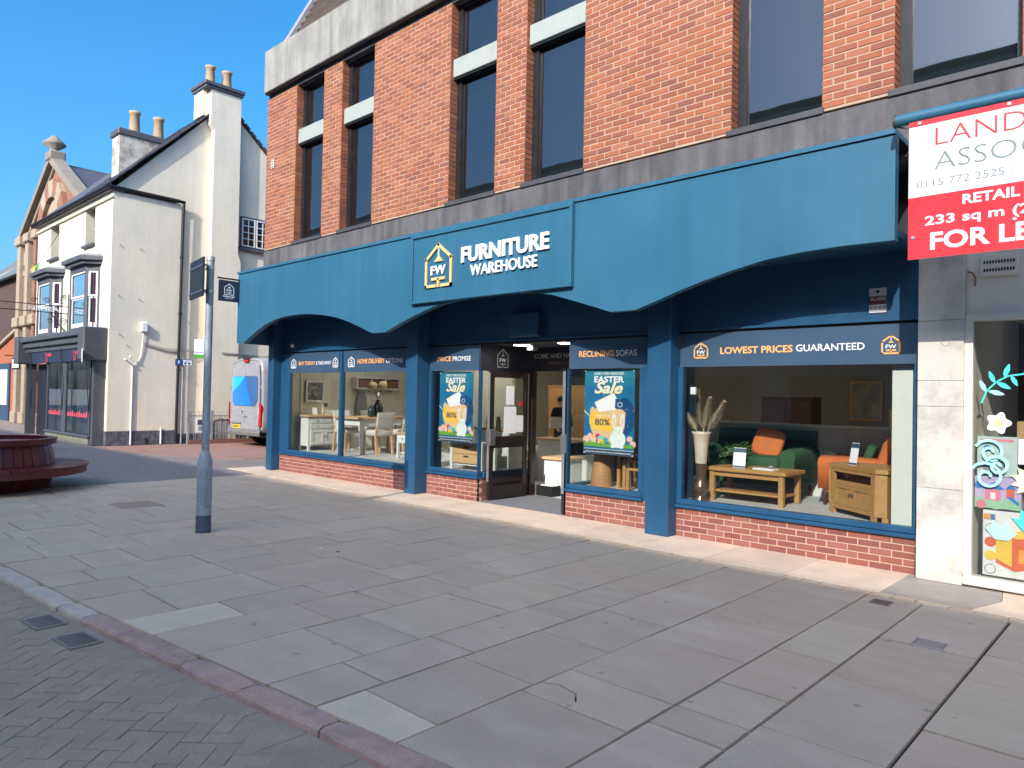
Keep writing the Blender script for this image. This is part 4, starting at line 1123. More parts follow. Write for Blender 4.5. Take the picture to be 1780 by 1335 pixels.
toybox('white toy box printed with a red and yellow play kitchen', -1.335, -.85, .12, .70, wht, [([(.1, .12), (.24, .06), (.46, .12), (.46, .36), (.3, .42), (.1, .38)], redo), ([(.1, .16), (.22, .1), (.22, .36), (.1, .38)], yelo), (rc(.27, .14, .4, .26), c_('toy_orange', (.85, .35, .08))), (rc(.31, .17, .38, .22), blu), ([(.12, .385), (.3, .425), (.44, .37), (.25, .35)], yelo)] + [(dsk(.06, z, .045), m) for z, m in ((.42, m_lead), (.3, redo), (.18, yelo), (.06, m_lead))] + [(dsk(.06, z, .038), wht) for z in (.42, .06)] + [(rc(.01, .5, .1, .55), c_('toy_orange', (.85, .35, .08))), (rc(.06, .5, .09, .55), blu)])
toybox('lilac toy box printed with a pink and blue playhouse', -1.40, -1.05, .72, 1.0, lil, [(rc(.0, .0, .35, .09), grn), (rc(.08, .07, .2, .18), pnk), ([(.06, .17), (.15, .24), (.23, .17)], blu), (rc(.12, .08, .16, .14), wht), (rc(.24, .1, .3, .18), redo), ([(.23, .18), (.27, .22), (.32, .18)], blu), ([(.25, .1), (.33, .04), (.34, .06), (.27, .12)], blu), (dsk(.03, .2, .03), blu), (dsk(.05, .03, .04), pnk), (dsk(.16, .03, .04), grn)], y=-.045)
toybox('pale grey toy box with red lettering bars', -1.385, -1.08, 1.005, 1.36, c_('toy_palegrey', (.5, .62, .6)), [(rc(.03, .31, .28, .335), pnk), (dsk(.08, .25, .03), blu), (dsk(.16, .09, .05), m_lead), (dsk(.08, .08, .035), m_lead), (rc(.06, .1, .2, .125), grn)], y=-.04)
b = MB(); b.bbox(-1.1, -.7, .05, .35, 1.32, 1.5, mat('cardboard', (.42, .27, .13), .8), .004); b.build('cardboard_box', label='brown cardboard box on the shelf behind the neighbouring window', cat='box')
# ------------------------------------------------------------------ furniture in the shop windows
ZP = .42
m_oak = mat('oak_wood', (.46, .25, .085), .5, .14, 3, .1, 60, stretch=(6, 1.2, 6), col2=(.36, .18, .055), c2amt=.5, c2scale=5)
m_oakl = mat('pale_oak', (.58, .37, .19), .5, .12, 3, .08, 60, stretch=(1.2, 6, 6))
m_pwhite = mat('painted_white_wood', (.70, .70, .66), .5, .04, 4)
m_lin = mat('linen_fabric', (.58, .55, .50), .9, .08, 6, .1, 250, bump=.2, bscale=300)
m_green = mat('green_velvet', (.025, .085, .035), .8, .2, 6, .08, 200)
m_org = mat('orange_velvet', (.52, .135, .03), .8, .15, 6, .08, 200)
m_dkleg = mat('dark_turned_wood', (.07, .03, .015), .4)
m_glaze = mat('dark_glazed_pot', (.02, .03, .03), .15, .2, 5)
m_card = m_paper
def soft(b, cx, cy, cz, hx, hy, hz, m, p=.35, n=16, k=9):
    def se(c, e): return math.copysign(abs(c) ** e, c)
    rings = []
    for i in range(k + 1):
        ph = -math.pi / 2 + math.pi * i / k
        cr, sr = max(1e-3, se(math.cos(ph), p)), se(math.sin(ph), p)
        rings.append([(cx + hx * cr * se(math.cos(2 * math.pi * j / n), p), cy + hy * cr * se(math.sin(2 * math.pi * j / n), p), cz + hz * sr) for j in range(n)])
    return b.loft(rings, m, True, True)
def knob(b, x, y, z, r=.012, m=m_iron): b.ball((x, y, z), r, m, 8, 5)

# sideboard against the left wall, front facing +x
sb = thing('sideboard', 'white sideboard with oak top in the far left window', 'sideboard', (-13.49, .72, ZP))
b = MB(); b.box(-.19, .185, -.38, .38, .10, .70, m_pwhite)
for y in (-.385, .335):
    for x in (-.19, .15): b.box(x, x + .04, y, y + .05, 0, .10, m_pwhite)
b.build('carcass', sb)
b = MB(); b.bbox(-.21, .22, -.42, .42, .701, .745, m_oakl, .006); b.build('top', sb)
for z in (.46, .58):
    b = MB(); b.bbox(.186, .198, -.33, .33, z, z + .10, m_pwhite, .004)
    for y in (-.17, .17): knob(b, .208, y, z + .05)
    b.build('drawer', sb)
for y0 in (-.33, .005):
    b = MB(); b.bbox(.186, .196, y0, y0 + .325, .13, .44, m_pwhite, .003)
    for r in ((y0, y0 + .06, .13, .44), (y0 + .265, y0 + .325, .13, .44), (y0 + .06, y0 + .265, .13, .19), (y0 + .06, y0 + .265, .38, .44)): b.bbox(.1965, .206, *r, m_pwhite, .003)
    knob(b, .214, -.025 if y0 < 0 else .025 + .005, .3); b.build('door', sb)
b = MB(); b.obox((0, 0, .075), (0, 1, 0), (-.25, 0, 1), (1, 0, .25), .055, .07, .002, m_card); b.build('price_card', label='white price card standing on the white sideboard', cat='price card', loc=(-13.5, .6, ZP + .746))
# picture
pf = thing('framed_picture', 'white framed grey picture on the wall above the sideboard', 'picture', (-13.784, .76, 1.42))
b = MB()
for r in ((-.23, .23, 0, .05), (-.23, .23, .43, .48), (-.23, -.18, .05, .43), (.18, .23, .05, .43)): b.bbox(0, .03, *r, m_pwhite, .006)
b.build('frame', pf)
b = MB(); b.box(.0, .012, -.18, .18, .05, .43, mat('picture_print', (.12, .13, .12), .5, .9, 12, .3, 60, col2=(.5, .52, .48), c2amt=1, c2scale=9)); b.build('print', pf)
b = MB(); b.bbox(0, .02, -.04, .04, 0, .08, m_sill, .004); b.build('wall_socket', label='small dark wall socket beside the framed picture', cat='socket', loc=(-13.784, 1.04, 1.33))
# cubby shelf with baskets on the left wall
cb = thing('wall_rack', 'white wall rack with three brown baskets, behind the dining table', 'wall rack', (-13.784, 2.3, 1.74))
b = MB(); b.box(0, .22, -.6, .6, 0, .025, m_pwhite); b.box(0, .22, -.6, .6, .235, .26, m_pwhite)
for y in (-.6, -.21, .18, .575): b.box(0, .22, y, y + .025, .026, .234, m_pwhite)
b.build('shelf', cb)
for y in (-.57, -.18, .21):
    b = MB(); b.bbox(.02, .21, y, y + .355, .03, .2, mat('wicker', (.20, .10, .04), .9, .3, 60, .3, 200), .01); b.build('basket', cb)
b = MB(); 
for k in range(4): b.tube([(.0, -.45 + k * .3, -.05), (.06, -.45 + k * .3, -.06), (.07, -.45 + k * .3, -.03)], .008, m_iron, 6)
b.build('hooks', cb)
b = MB(); b.loft([[(-13.74 + .06 * math.cos(t) * s, 1.95 + w * math.sin(t) * s2, z) for t in [k * math.pi / 6 for k in range(12)]] for z, w, s, s2 in ((1.05, .15, .9, 1), (1.3, .17, 1, 1), (1.55, .13, 1, 1), (1.66, .05, .8, 1))], mat('grey_coat', (.25, .23, .22), .95, .2, 8)); b.build('hanging_coat', label='grey coat hanging on the wall behind the dining table', cat='coat')
# dining set
dt = thing('dining_table', 'white dining table with oak top and turned legs in the left window', 'dining table', (-12.27, 1.4, ZP))
b = MB(); b.bbox(-.48, .48, -.85, .85, .70, .745, m_oakl, .008); b.build('top', dt)
b = MB(); b.box(-.42, .42, -.78, -.755, .58, .699, m_pwhite); b.box(-.42, .42, .755, .78, .58, .699, m_pwhite); b.box(-.43, -.405, -.754, .754, .58, .699, m_pwhite); b.box(.405, .43, -.754, .754, .58, .699, m_pwhite); b.build('apron', dt)
for x in (-.39, .39):
    for y in (-.74, .74):
        b = MB(); b.lathe([(.03, 0), (.035, .05), (.028, .1), (.04, .2), (.045, .38), (.032, .43), (.046, .45), (.046, .48)], m_pwhite, (x, y, 0), 12); b.box(x - .045, x + .045, y - .045, y + .045, .481, .698, m_pwhite); b.build('leg', dt)
def chair(loc, rot, label):
    t = thing('dining_chair', label, 'dining chair', loc, rot, group='linen dining chairs around the table')
    b = MB(); soft(b, 0, 0, .44, .225, .22, .06, m_lin, .35); b.build('seat', t)
    b = MB(); rings = []
    for i in range(7):
        z = .52 + .33 * i / 6; y = .21 + .07 * i / 6; hw = .20 + .02 * i / 6; th = .028 if 0 < i < 6 else .012
        rings.append([(hw * c, y + th * s + .0, z) for c, s in [(math.copysign(abs(math.cos(a)) ** .35, math.cos(a)), math.copysign(abs(math.sin(a)) ** .6, math.sin(a))) for a in [2 * math.pi * k / 20 for k in range(20)]]])
    b.loft(rings, m_lin); b.build('backrest', t)
    for x in (-.19, .19):
        b = MB(); b.bar((x, -.18, 0), (x, -.18, .39), .04, .04, m_oakl); b.build('leg', t)
        b = MB(); b.bar((x, .25, 0), (x, .19, .40), .036, .036, m_oakl); b.bar((x, .19, .40), (x, .225, .56), .03, .03, m_oakl); b.build('leg', t)
    return t
chair((-11.72, .93, ZP), R(-90), 'linen dining chair nearest the glass, its back to the side table')
chair((-11.72, 1.58, ZP), R(-90), 'linen dining chair behind the side table plant, second from the glass')
chair((-12.84, 1.0, ZP), R(90), 'linen dining chair on the far side of the table, nearer the glass')
chair((-12.84, 1.7, ZP), R(90), 'linen dining chair on the far side of the table, farther from the glass')
# vases on the table
for nm, (x, y), s, lab in (('a', (-12.08, 1.02), 1.0, 'short dark glazed vase on the dining table'), ('b', (-12.15, 1.24), 1.45, 'tall dark vase with two round cream flower heads on the dining table')):
    v = thing('vase', lab, 'vase', (x, y, ZP + .746))
    b = MB(); b.lathe([(.05 * s, 0), (.07 * s, .03 * s), (.072 * s, .13 * s), (.045 * s, .19 * s), (.03 * s, .21 * s), (.034 * s, .235 * s), (.024 * s, .233 * s)], m_glaze, n=18); b.build('pot', v)
    if nm == 'b':
        for dx, dy, dz in ((-.07, -.1, .62), (.06, .06, .64)):
            b = MB(); b.tube([(0, 0, .3), (dx * .5, dy * .5, .5), (dx, dy, dz)], .005, m_dkleg, 6); b.build('stem', v)
            b = MB(); b.lathe([(.002, .03), (.09, .015), (.1, 0), (.07, -.02), (.002, -.03)], mat('cream_flower', (.72, .60, .36), .8, .1, 30), (0, 0, 0), 16); o = b.build('flower_head', v); o.location = (dx, dy, dz); o.rotation_euler = (R(70), 0, R(35))
        for dx, dy, dz in ((-.03, .02, .42), (.05, -.03, .46)):
            b = MB(); soft(b, dx, dy, dz, .025, .02, .05, m_pwhite, 1); b.build('bud', v)
st = thing('side_table', 'small white side table with oak top beside the first blue column', 'side table', (-10.72, .95, ZP))
b = MB(); b.bbox(-.2, .2, -.2, .2, .46, .50, m_oakl, .005); b.build('top', st)
b = MB(); b.box(-.18, .18, -.18, .18, .30, .459, m_pwhite); knob(b, 0, -.19, .38); b.build('drawer', st)
for x in (-.18, .14):
    for y in (-.18, .14): b = MB(); b.box(x, x + .04, y, y + .04, 0, .299, m_pwhite); b.build('leg', st)
b = MB(); b.box(-.135, .135, -.135, .135, .10, .12, m_pwhite); b.build('shelf', st)
def leafy(name, label, loc, potm, h, r, n, lm, spiky=False):
    t = thing(name, label, 'plant', loc)
    b = MB(); b.lathe([(.045, 0), (.055, .06), (.06, .085), (.05, .08)], potm, n=14); b.build('pot', t)
    b = MB(); rr = random.Random(hash(label) % 1000)
    for k in range(n):
        a = rr.uniform(0, 6.28); e = rr.uniform(.35, 1.4); l = h * rr.uniform(.6, 1)
        d = Vector((math.cos(a) * math.cos(e), math.sin(a) * math.cos(e), math.sin(e)))
        s = d.cross(Z3).normalized(); p0 = Vector((0, 0, .08)); pm = p0 + d * l * .55; p1 = p0 + d * l + Vector((0, 0, -l * (.25 if not spiky else .05)))
        if spiky:
            w = .012; b.add([p0 + s * w * .6, p0 - s * w * .6, pm - s * w, p1, pm + s * w], [(0, 1, 2, 3, 4)], lm)
        else:
            b.tube([p0, pm, p1], .0025, lm, 4)
            for q in range(9):
                t_ = .25 + .75 * q / 8; c = p0.lerp(pm, min(1, t_ * 2)) if t_ < .5 else pm.lerp(p1, t_ * 2 - 1)
                sd = s * (1 if q % 2 else -1) + Vector((rr.uniform(-.4, .4), rr.uniform(-.4, .4), rr.uniform(-.2, .6)))
                sd.normalize(); u = sd.cross(d).normalized() * .012; L_ = .05
                b.add([c, c + sd * L_ * .5 + u, c + sd * L_, c + sd * L_ * .5 - u], [(0, 1, 2, 3)], lm)
    b.build('leaves', t)
m_leaf = mat('plant_green', (.06, .15, .035), .6, .3, 20)
leafy('potted_plant', 'spiky green plant in a white pot on the small side table', (-10.72, .9, ZP + .501), m_pwhite, .26, .1, 26, mat('spiky_green', (.05, .14, .07), .5, .3, 20), True)
# drawer console left of the door
dc = thing('drawer_console', 'white console with two wide oak drawers under the left Easter poster', 'console', (-8.55, .52, ZP), R(8))
b = MB(); b.box(-.33, .33, -.2, .2, .42, .46, m_pwhite)
b.box(-.30, .30, -.16, .18, .08, .11, m_pwhite); b.build('carcass', dc)
for x in (-.33, .28):
    for y in (-.2, .15): b = MB(); b.box(x, x + .05, y, y + .05, 0, .419, m_pwhite); b.build('leg', dc)
for z in (.115, .265):
    b = MB(); b.bbox(-.275, .275, -.195, .16, z, z + .145, m_oakl, .004); b.box(-.05, .05, -.2, -.196, z + .10, z + .125, m_dark); b.build('drawer', dc)
ct = thing('display_cabinet', 'white cabinet with oak top standing behind the left Easter poster', 'cabinet', (-8.75, 1.3, ZP))
b = MB(); b.box(-.42, .42, -.15, .15, 0, .62, m_pwhite); b.build('carcass', ct)
b = MB(); b.bbox(-.45, .45, -.18, .18, .621, .66, m_oak, .005); b.build('top', ct)
for x, c in ((-.25, m_greyt), (0.0, m_glaze), (.2, m_lin)):
    o = MB(); o.lathe([(.04, 0), (.045, .1), (.03, .16), (.03, .2)], c, n=12); o.build('jar', label={-.25: 'grey jar on the cabinet behind the left poster', 0.0: 'dark jar on the cabinet behind the left poster', .2: 'pale jar on the cabinet behind the left poster'}[x], cat='jar', loc=(-8.75 + x, 1.3, ZP + .661))
# right of the door
b = MB(); b.lathe([(.155, 0), (.158, .02), (.15, .12), (.125, .3), (.105, .45), (.108, .47), (.10, .47)], mat('turned_mango_wood', (.42, .22, .085), .5, .2, 3, .1, 60, stretch=(1, 1, 9)), n=28); b.build('wooden_drum_stool', label='tapered round wooden stool under the right Easter poster', cat='stool', loc=(-5.9, .44, ZP))
rb = thing('red_fabric_roll', 'dark red fabric roll standing between wooden stool and nest of tables', 'fabric roll', (-5.66, .62, ZP))
b = MB(); b.lathe([(.05, 0), (.055, .1), (.05, .48), (.045, .5)], mat('dark_red_fabric', (.14, .01, .012), .8, .2, 20), n=12); b.build('roll', rb)
for k, (x, w, h, y) in enumerate(((-5.40, .52, .46, .62), (-5.30, .40, .40, .52), (-5.25, .28, .30, .44))):
    t = thing('nest_table', ['largest oak table of the nest under the right Easter poster', 'middle oak table of the nest under the right Easter poster', 'smallest oak table of the nest under the right Easter poster'][k], 'side table', (x, y, ZP), group='nest of oak tables')
    b = MB(); b.bbox(-w / 2, w / 2, -.17, .17, h - .03, h, m_oak, .004); b.build('top', t)
    for sx in (-w / 2, w / 2 - .045):
        for sy in (-.17, .125): b = MB(); b.box(sx, sx + .045, sy, sy + .045, 0, h - .031, m_oak); b.build('leg', t)
# inside the entrance
ch = thing('white_chest', 'white chest with oak top just inside the open door', 'chest', (-7.78, 1.9, 0))
b = MB(); b.box(-.2, .22, -.25, .25, .06, .58, m_pwhite)
for x in (-.2, .17):
    for y in (-.25, .2): b.box(x, x + .05, y, y + .05, 0, .06, m_pwhite)
b.build('carcass', ch); b = MB(); b.bbox(-.24, .26, -.29, .29, .581, .625, m_oakl, .006); b.build('top', ch)
tr = thing('black_tray', 'black crate of bits on the floor just inside the door', 'crate', (-7.72, 1.46, 0.006))
b = MB(); b.box(-.17, .17, -.11, .11, 0, .01, m_black); b.box(-.17, -.16, -.11, .11, .01, .17, m_black); b.box(.16, .17, -.11, .11, .01, .17, m_black); b.box(-.159, .159, -.11, -.10, .01, .17, m_black); b.box(-.159, .159, .10, .11, .01, .17, m_black); b.build('body', tr)
b = MB(); b.obox((.02, 0, .17), X3, (0, 1, .1), (0, -.1, 1), .15, .1, .004, m_card); b.build('paper', tr)
for x in (-.1, .1): b = MB(); b.tube([(x, 0, .1), (x + .02, 0, .34)], .01, m_glaze if x < 0 else m_pwhite, 6); b.build('brush', tr)
cn = thing('counter', 'white sales counter with oak top inside the shop', 'counter', (-8.7, 3.3, 0))
b = MB(); b.box(-.6, .6, -.3, .3, 0, .80, m_pwhite); b.build('body', cn); b = MB(); b.bbox(-.64, .64, -.34, .34, .801, .845, m_oakl, .006); b.build('top', cn)
tl = thing('table_lamp', 'table lamp with a pale square shade on the sales counter', 'lamp', (-9.15, 3.35, .846))
b = MB(); b.lathe([(.06, 0), (.05, .02), (.02, .05), (.015, .18)], m_glaze, n=12); b.build('base', tl); b = MB(); b.lathe([(.17, .18), (.14, .40)], mat('lamp_shade', (.55, .53, .46), .9), n=4, smooth=False, cap=False); b.build('shade', tl)
def armchair(name, loc, rot, label, cat, m, wd, legm, hb=.86, seats=1):
    t = thing(name, label, cat, loc, rot)
    b = MB(); soft(b, 0, .05, .27, wd / 2 - .02, .40, .13, m, .25); b.build('base', t)
    sw = (wd - .36) / seats
    for k in range(seats):
        b = MB(); soft(b, -(wd - .36) / 2 + sw * (k + .5), -.06, .45, sw / 2 - .004, .38, .085, m, .3); b.build('seat_cushion', t)
    b = MB(); rings = []
    for i in range(9):
        z = .38 + (hb - .38) * i / 8; y = .30 + .14 * i / 8; th = .11 - .04 * i / 8
        if i == 8: th = .03
        rings.append([((wd / 2 - .04) * math.copysign(abs(math.cos(a)) ** .25, math.cos(a)), y + th * math.copysign(abs(math.sin(a)) ** .6, math.sin(a)), z) for a in [2 * math.pi * k / 24 for k in range(24)]])
    b.loft(rings, m); b.build('backrest', t)
    for sx in (-1, 1):
        b = MB(); c = sx * (wd / 2 - .10)
        prof = [(c - .085, .22), (c - .085, .5), (c - .10, .55), (c - .075, .61), (c, .64), (c + .075, .61), (c + .10, .55), (c + .085, .5), (c + .085, .22)]
        b.loft([[(x, y, z if y > -.38 else z - .01) for x, z in prof] for y in (-.40, -.36, 0, .40)], m, smooth=True); b.build('arm', t)
        for y in (-.34, .36):
            b = MB(); b.lathe([(.018, 0), (.026, .03), (.02, .06), (.034, .11), (.03, .16)], legm, (sx * (wd / 2 - .1), y, 0), 10); b.build('leg', t)
    return t
armchair('cream_armchair', (-9.7, 3.3, 0), R(100), 'cream wing armchair inside the shop behind the open door', 'armchair', m_lin, .75, m_dkleg, .98)
# right window
armchair('green_sofa', (-4.17, 1.41, ZP), 0, 'dark green velvet sofa in the right window', 'sofa', m_green, 1.44, m_dkleg, .84, 2)
b = MB(); soft(b, 0, 0, 0, .19, .06, .19, m_org, .45); o = b.build('cushion', label='orange cushion on the green sofa', cat='cushion', loc=(-3.94, 1.36, ZP + .68)); o.rotation_euler = (R(-18), R(14), R(8))
armchair('orange_armchair', (-2.83, 1.42, ZP), R(-90), 'orange velvet armchair behind the oak corner unit', 'armchair', m_org, .76, m_dkleg, .90).scale = (1, .92, .92)
b = MB(); soft(b, 0, 0, 0, .18, .055, .12, m_green, .45); o = b.build('cushion', label='green cushion on the orange armchair', cat='cushion', loc=(-2.70, 1.34, ZP + .62)); o.rotation_euler = (R(-20), 0, R(-80))
cf = thing('coffee_table', 'oak coffee table with lower shelf in the right window', 'coffee table', (-3.82, .70, ZP))
b = MB(); b.bbox(-.50, .50, -.29, .29, .36, .405, m_oak, .006); b.build('top', cf)
b = MB()
b.box(-.41, .41, -.25, -.23, .30, .359, m_oak); b.box(-.41, .41, .23, .25, .30, .359, m_oak); b.build('apron', cf)
for x in (-.46, .40):
    for y in (-.265, .205): b = MB(); b.bbox(x, x + .06, y, y + .06, 0, .359, m_oak, .004); b.build('leg', cf)
b = MB(); b.bbox(-.42, .42, -.2, .2, .10, .125, m_oak, .003); b.build('shelf', cf)
leafy('potted_plant', 'feathery green plant on the coffee table', (-4.14, .86, ZP + .406), m_dkleg, .30, .1, 60, m_leaf)
def pcard(label, loc, rot, w=.075, h=.12):
    t = thing('price_card', label, 'price card', loc, rot)
    b = MB(); b.obox((0, 0, h), X3, (0, .2, 1), (0, -1, .2), w, h, .002, m_card); b.build('card', t)
    b = MB(); b.obox((0, .2 * .75 * h - .002, h * 1.75), X3, (0, .2, 1), (0, -1, .2), w, h * .2, .0032, m_panel); b.obox((0, -.2 * .9 * h - .001, h * .13), X3, (0, .2, 1), (0, -1, .2), w, h * .08, .0032, m_panel); b.build('print', t)
pcard('white price card leaning on the oak coffee table', (-3.95, .56, ZP + .406), R(10))
b = MB(); b.bbox(-.13, .13, -.07, .07, 0, .02, m_card, .003); b.ball((.06, .02, .04), .03, m_lead, 10, 6, .6); b.build('open_book', label='white book lying on the coffee table', cat='book', loc=(-3.62, .55, ZP + .406), rot=R(-6))
tv = thing('corner_unit', 'oak corner television unit with two doors in the right window', 'tv unit', (-2.5, .6, ZP))
A, B_, C_, D_, E_ = Vector((-.40, .03)), Vector((.19, -.42)), Vector((.30, -.40)), Vector((.36, .35)), Vector((-.36, .36))
def tvp(z0, z1, off, m):
    pts = [A, B_, C_, D_, E_]; c = sum(pts, Vector((0, 0))) / 5
    b = MB(); b.prism([(p.x + (p.x - c.x) * off, p.y + (p.y - c.y) * off) for p in pts], (0, 0, 0), X3, Y3, Z3, z0, z1, m); return b
tvp(.50, .545, .05, m_oak).build('top', tv)
tvp(.06, .10, 0, m_oak).build('bottom', tv)
tvp(.335, .36, -.01, m_oak).build('shelf', tv)
U = (B_ - A); Lf = U.length; U = Vector((U.x, U.y, 0)).normalized(); Wf = U.cross(Z3).normalized()
fo = Vector((A.x, A.y, 0))
b = MB()
for u0, u1, z0, z1 in ((0, .06, 0, .499), (Lf - .06, Lf, 0, .499), (.06, Lf - .06, .46, .499), (.06, Lf - .06, .33, .365), (.06, Lf - .06, .06, .105)): b.prism([(u0, z0), (u1, z0), (u1, z1), (u0, z1)], fo, U, Z3, Wf, -.03, .004, m_oak)
b.build('front_frame', tv)
hd = (Lf - .12) / 2
for k in range(2):
    u0 = .06 + k * hd; b = MB(); b.prism([(u0 + .002, .108), (u0 + hd - .002, .108), (u0 + hd - .002, .328), (u0 + .002, .328)], fo, U, Z3, Wf, -.02, -.008, m_oak)
    for r in ((u0 + .002, u0 + .05, .108, .328), (u0 + hd - .05, u0 + hd - .002, .108, .328), (u0 + .05, u0 + hd - .05, .108, .15), (u0 + .05, u0 + hd - .05, .286, .328)): b.prism([(r[0], r[2]), (r[1], r[2]), (r[1], r[3]), (r[0], r[3])], fo, U, Z3, Wf, -.008, .002, m_oak)
    c = fo + U * (u0 + (hd - .025 if k == 0 else .025)) + Z3 * .23 + Wf * .014; b.ball(c, .014, m_iron, 8, 5); b.build('door', tv)
for p, q in ((B_, C_), (C_, D_), (A, E_)):
    d = Vector((q.x - p.x, q.y - p.y, 0)); l = d.length; d.normalize(); n_ = d.cross(Z3).normalized()
    b = MB(); b.prism([(.001, .10), (l - .001, .10), (l - .001, .499), (.001, .499)], (p.x, p.y, 0), d, Z3, n_, -.02, 0, m_oak); b.build('side_panel', tv)
for p in (C_, D_, E_):
    b = MB(); b.box(p.x - .03 - .012, p.x + .018, p.y - .018, p.y + .03, 0, .059, m_oak); b.build('foot', tv)
pcard('tall price card leaning on the oak corner unit', (-2.62, .52, ZP + .546), R(-25), .05, .12)
# floor vase with pampas
fv = thing('floor_vase', 'tall cream and bronze floor vase with pampas plumes in the right window', 'vase', (-4.30, .26, ZP))
mb_ = mat('bronze_glaze', (.20, .12, .08), .2, .3, 4, .1, 30, metal=.6); mc_ = mat('cream_glaze', (.62, .52, .42), .3, .1, 4)
b = MB(); b.lathe([(.105, 0), (.11, .015), (.055, .05), (.07, .09), (.095, .14), (.085, .19), (.055, .23), (.058, .3), (.068, .45)], mb_, n=24); b.build('lower_body', fv)
b = MB(); b.lathe([(.068, .45), (.078, .6), (.09, .72), (.105, .80), (.122, .835), (.11, .83), (.08, .7)], mc_, n=24, cap=False); b.build('upper_body', fv)
m_pam = mat('pampas', (.66, .56, .42), .95, .2, 30); m_pamd = mat('pampas_dark', (.42, .34, .26), .95, .2, 30)
for k, (dx, dy, h, m) in enumerate(((-.17, -.04, .22, m_pam), (-.06, .02, .52, m_pamd), (.1, .0, .42, m_pam), (.26, .05, .38, m_pam), (.02, .1, .30, m_pam))):
    b = MB(); rr = random.Random(k + 5)
    p0 = Vector((dx * .2, dy * .2, .80)); p1 = Vector((dx, dy, .82 + h)); d = (p1 - p0).normalized()
    b.tube([p0 - d * .2, p0, p1], .004, m_dkleg if m is m_pamd else m, 5)
    for q in range(900):
        t_ = rr.random() ** .8; c = p0.lerp(p1, .15 + .85 * t_); s = Vector((rr.uniform(-1, 1), rr.uniform(-1, 1), rr.uniform(-.2, .6))); s = (s - s.dot(d) * d).normalized()
        l = rr.uniform(.05, .10) * (1.1 - .7 * t_); tip = c + d * l * 1.0 + s * l * rr.uniform(.5, 1.1) + Vector((0, 0, -.01)); u = d.cross(s).normalized() * .0035
        b.add([c, c.lerp(tip, .5) + u, tip, c.lerp(tip, .5) - u], [(0, 1, 2, 3)], m)
    b.build('plume', fv)
b = MB(); b.bbox(-.035, .035, -.02, .02, 0, .09, m_white, .008); b.build('motion_sensor', label='small white sensor high in the right window corner', cat='sensor', loc=(-4.33, .10, 1.70))
# dim stock deeper in the shop
for k, (nm, x, y, w, d, h, m, lab) in enumerate((('tall_dresser', -5.6, 6.2, 1.0, .45, 1.7, m_dkleg, 'tall dark dresser far inside the shop on the left'), ('display_cabinet', -3.4, 6.8, 1.1, .45, 1.5, m_oak, 'oak display cabinet far inside the shop'), ('bookcase', -2.5, 5.0, .8, .4, 1.8, m_dkleg, 'dark bookcase beyond the half height partition'), ('wardrobe', -11.2, 6.5, 1.2, .5, 1.9, m_oak, 'oak wardrobe deep inside the shop'))):
    t = thing(nm, lab, nm.replace('_', ' '), (x, y, .003))
    b = MB(); b.box(-w / 2, w / 2, -d / 2, d / 2, .05, h, m); b.bbox(-w / 2 - .02, w / 2 + .02, -d / 2 - .02, d / 2 + .02, h + .001, h + .04, m, .005); b.build('carcass', t)
    for q in (0, 1): b = MB(); b.bbox(-w / 2 + .02 + q * (w / 2 - .01), -w / 2 + .02 + q * (w / 2 - .01) + w / 2 - .03, -d / 2 - .016, -d / 2 - .001, .1, h - .05, m, .004); knob(b, -.03 + q * .06, -d / 2 - .025, h * .5); b.build('door', t)

for k, (x, z, w, h, c) in enumerate(((-5.2, 1.7, .7, .9, (.25, .22, .16)), (-3.9, 1.65, .9, .6, (.12, .13, .16)))):
    t = thing('framed_picture', ['pale framed picture on the back wall, left of the wide dark one', 'wide dark framed picture on the shop back wall'][k], 'picture', (x, 9.39, z))
    b = MB(); b.bbox(-w / 2, w / 2, -.03, 0, -h / 2, h / 2, m_oak, .01); b.build('frame', t)
    b = MB(); b.box(-w / 2 + .05, w / 2 - .05, -.034, -.031, -h / 2 + .05, h / 2 - .05, mat('print_%d' % k, c, .6, .5, 4)); b.build('print', t)
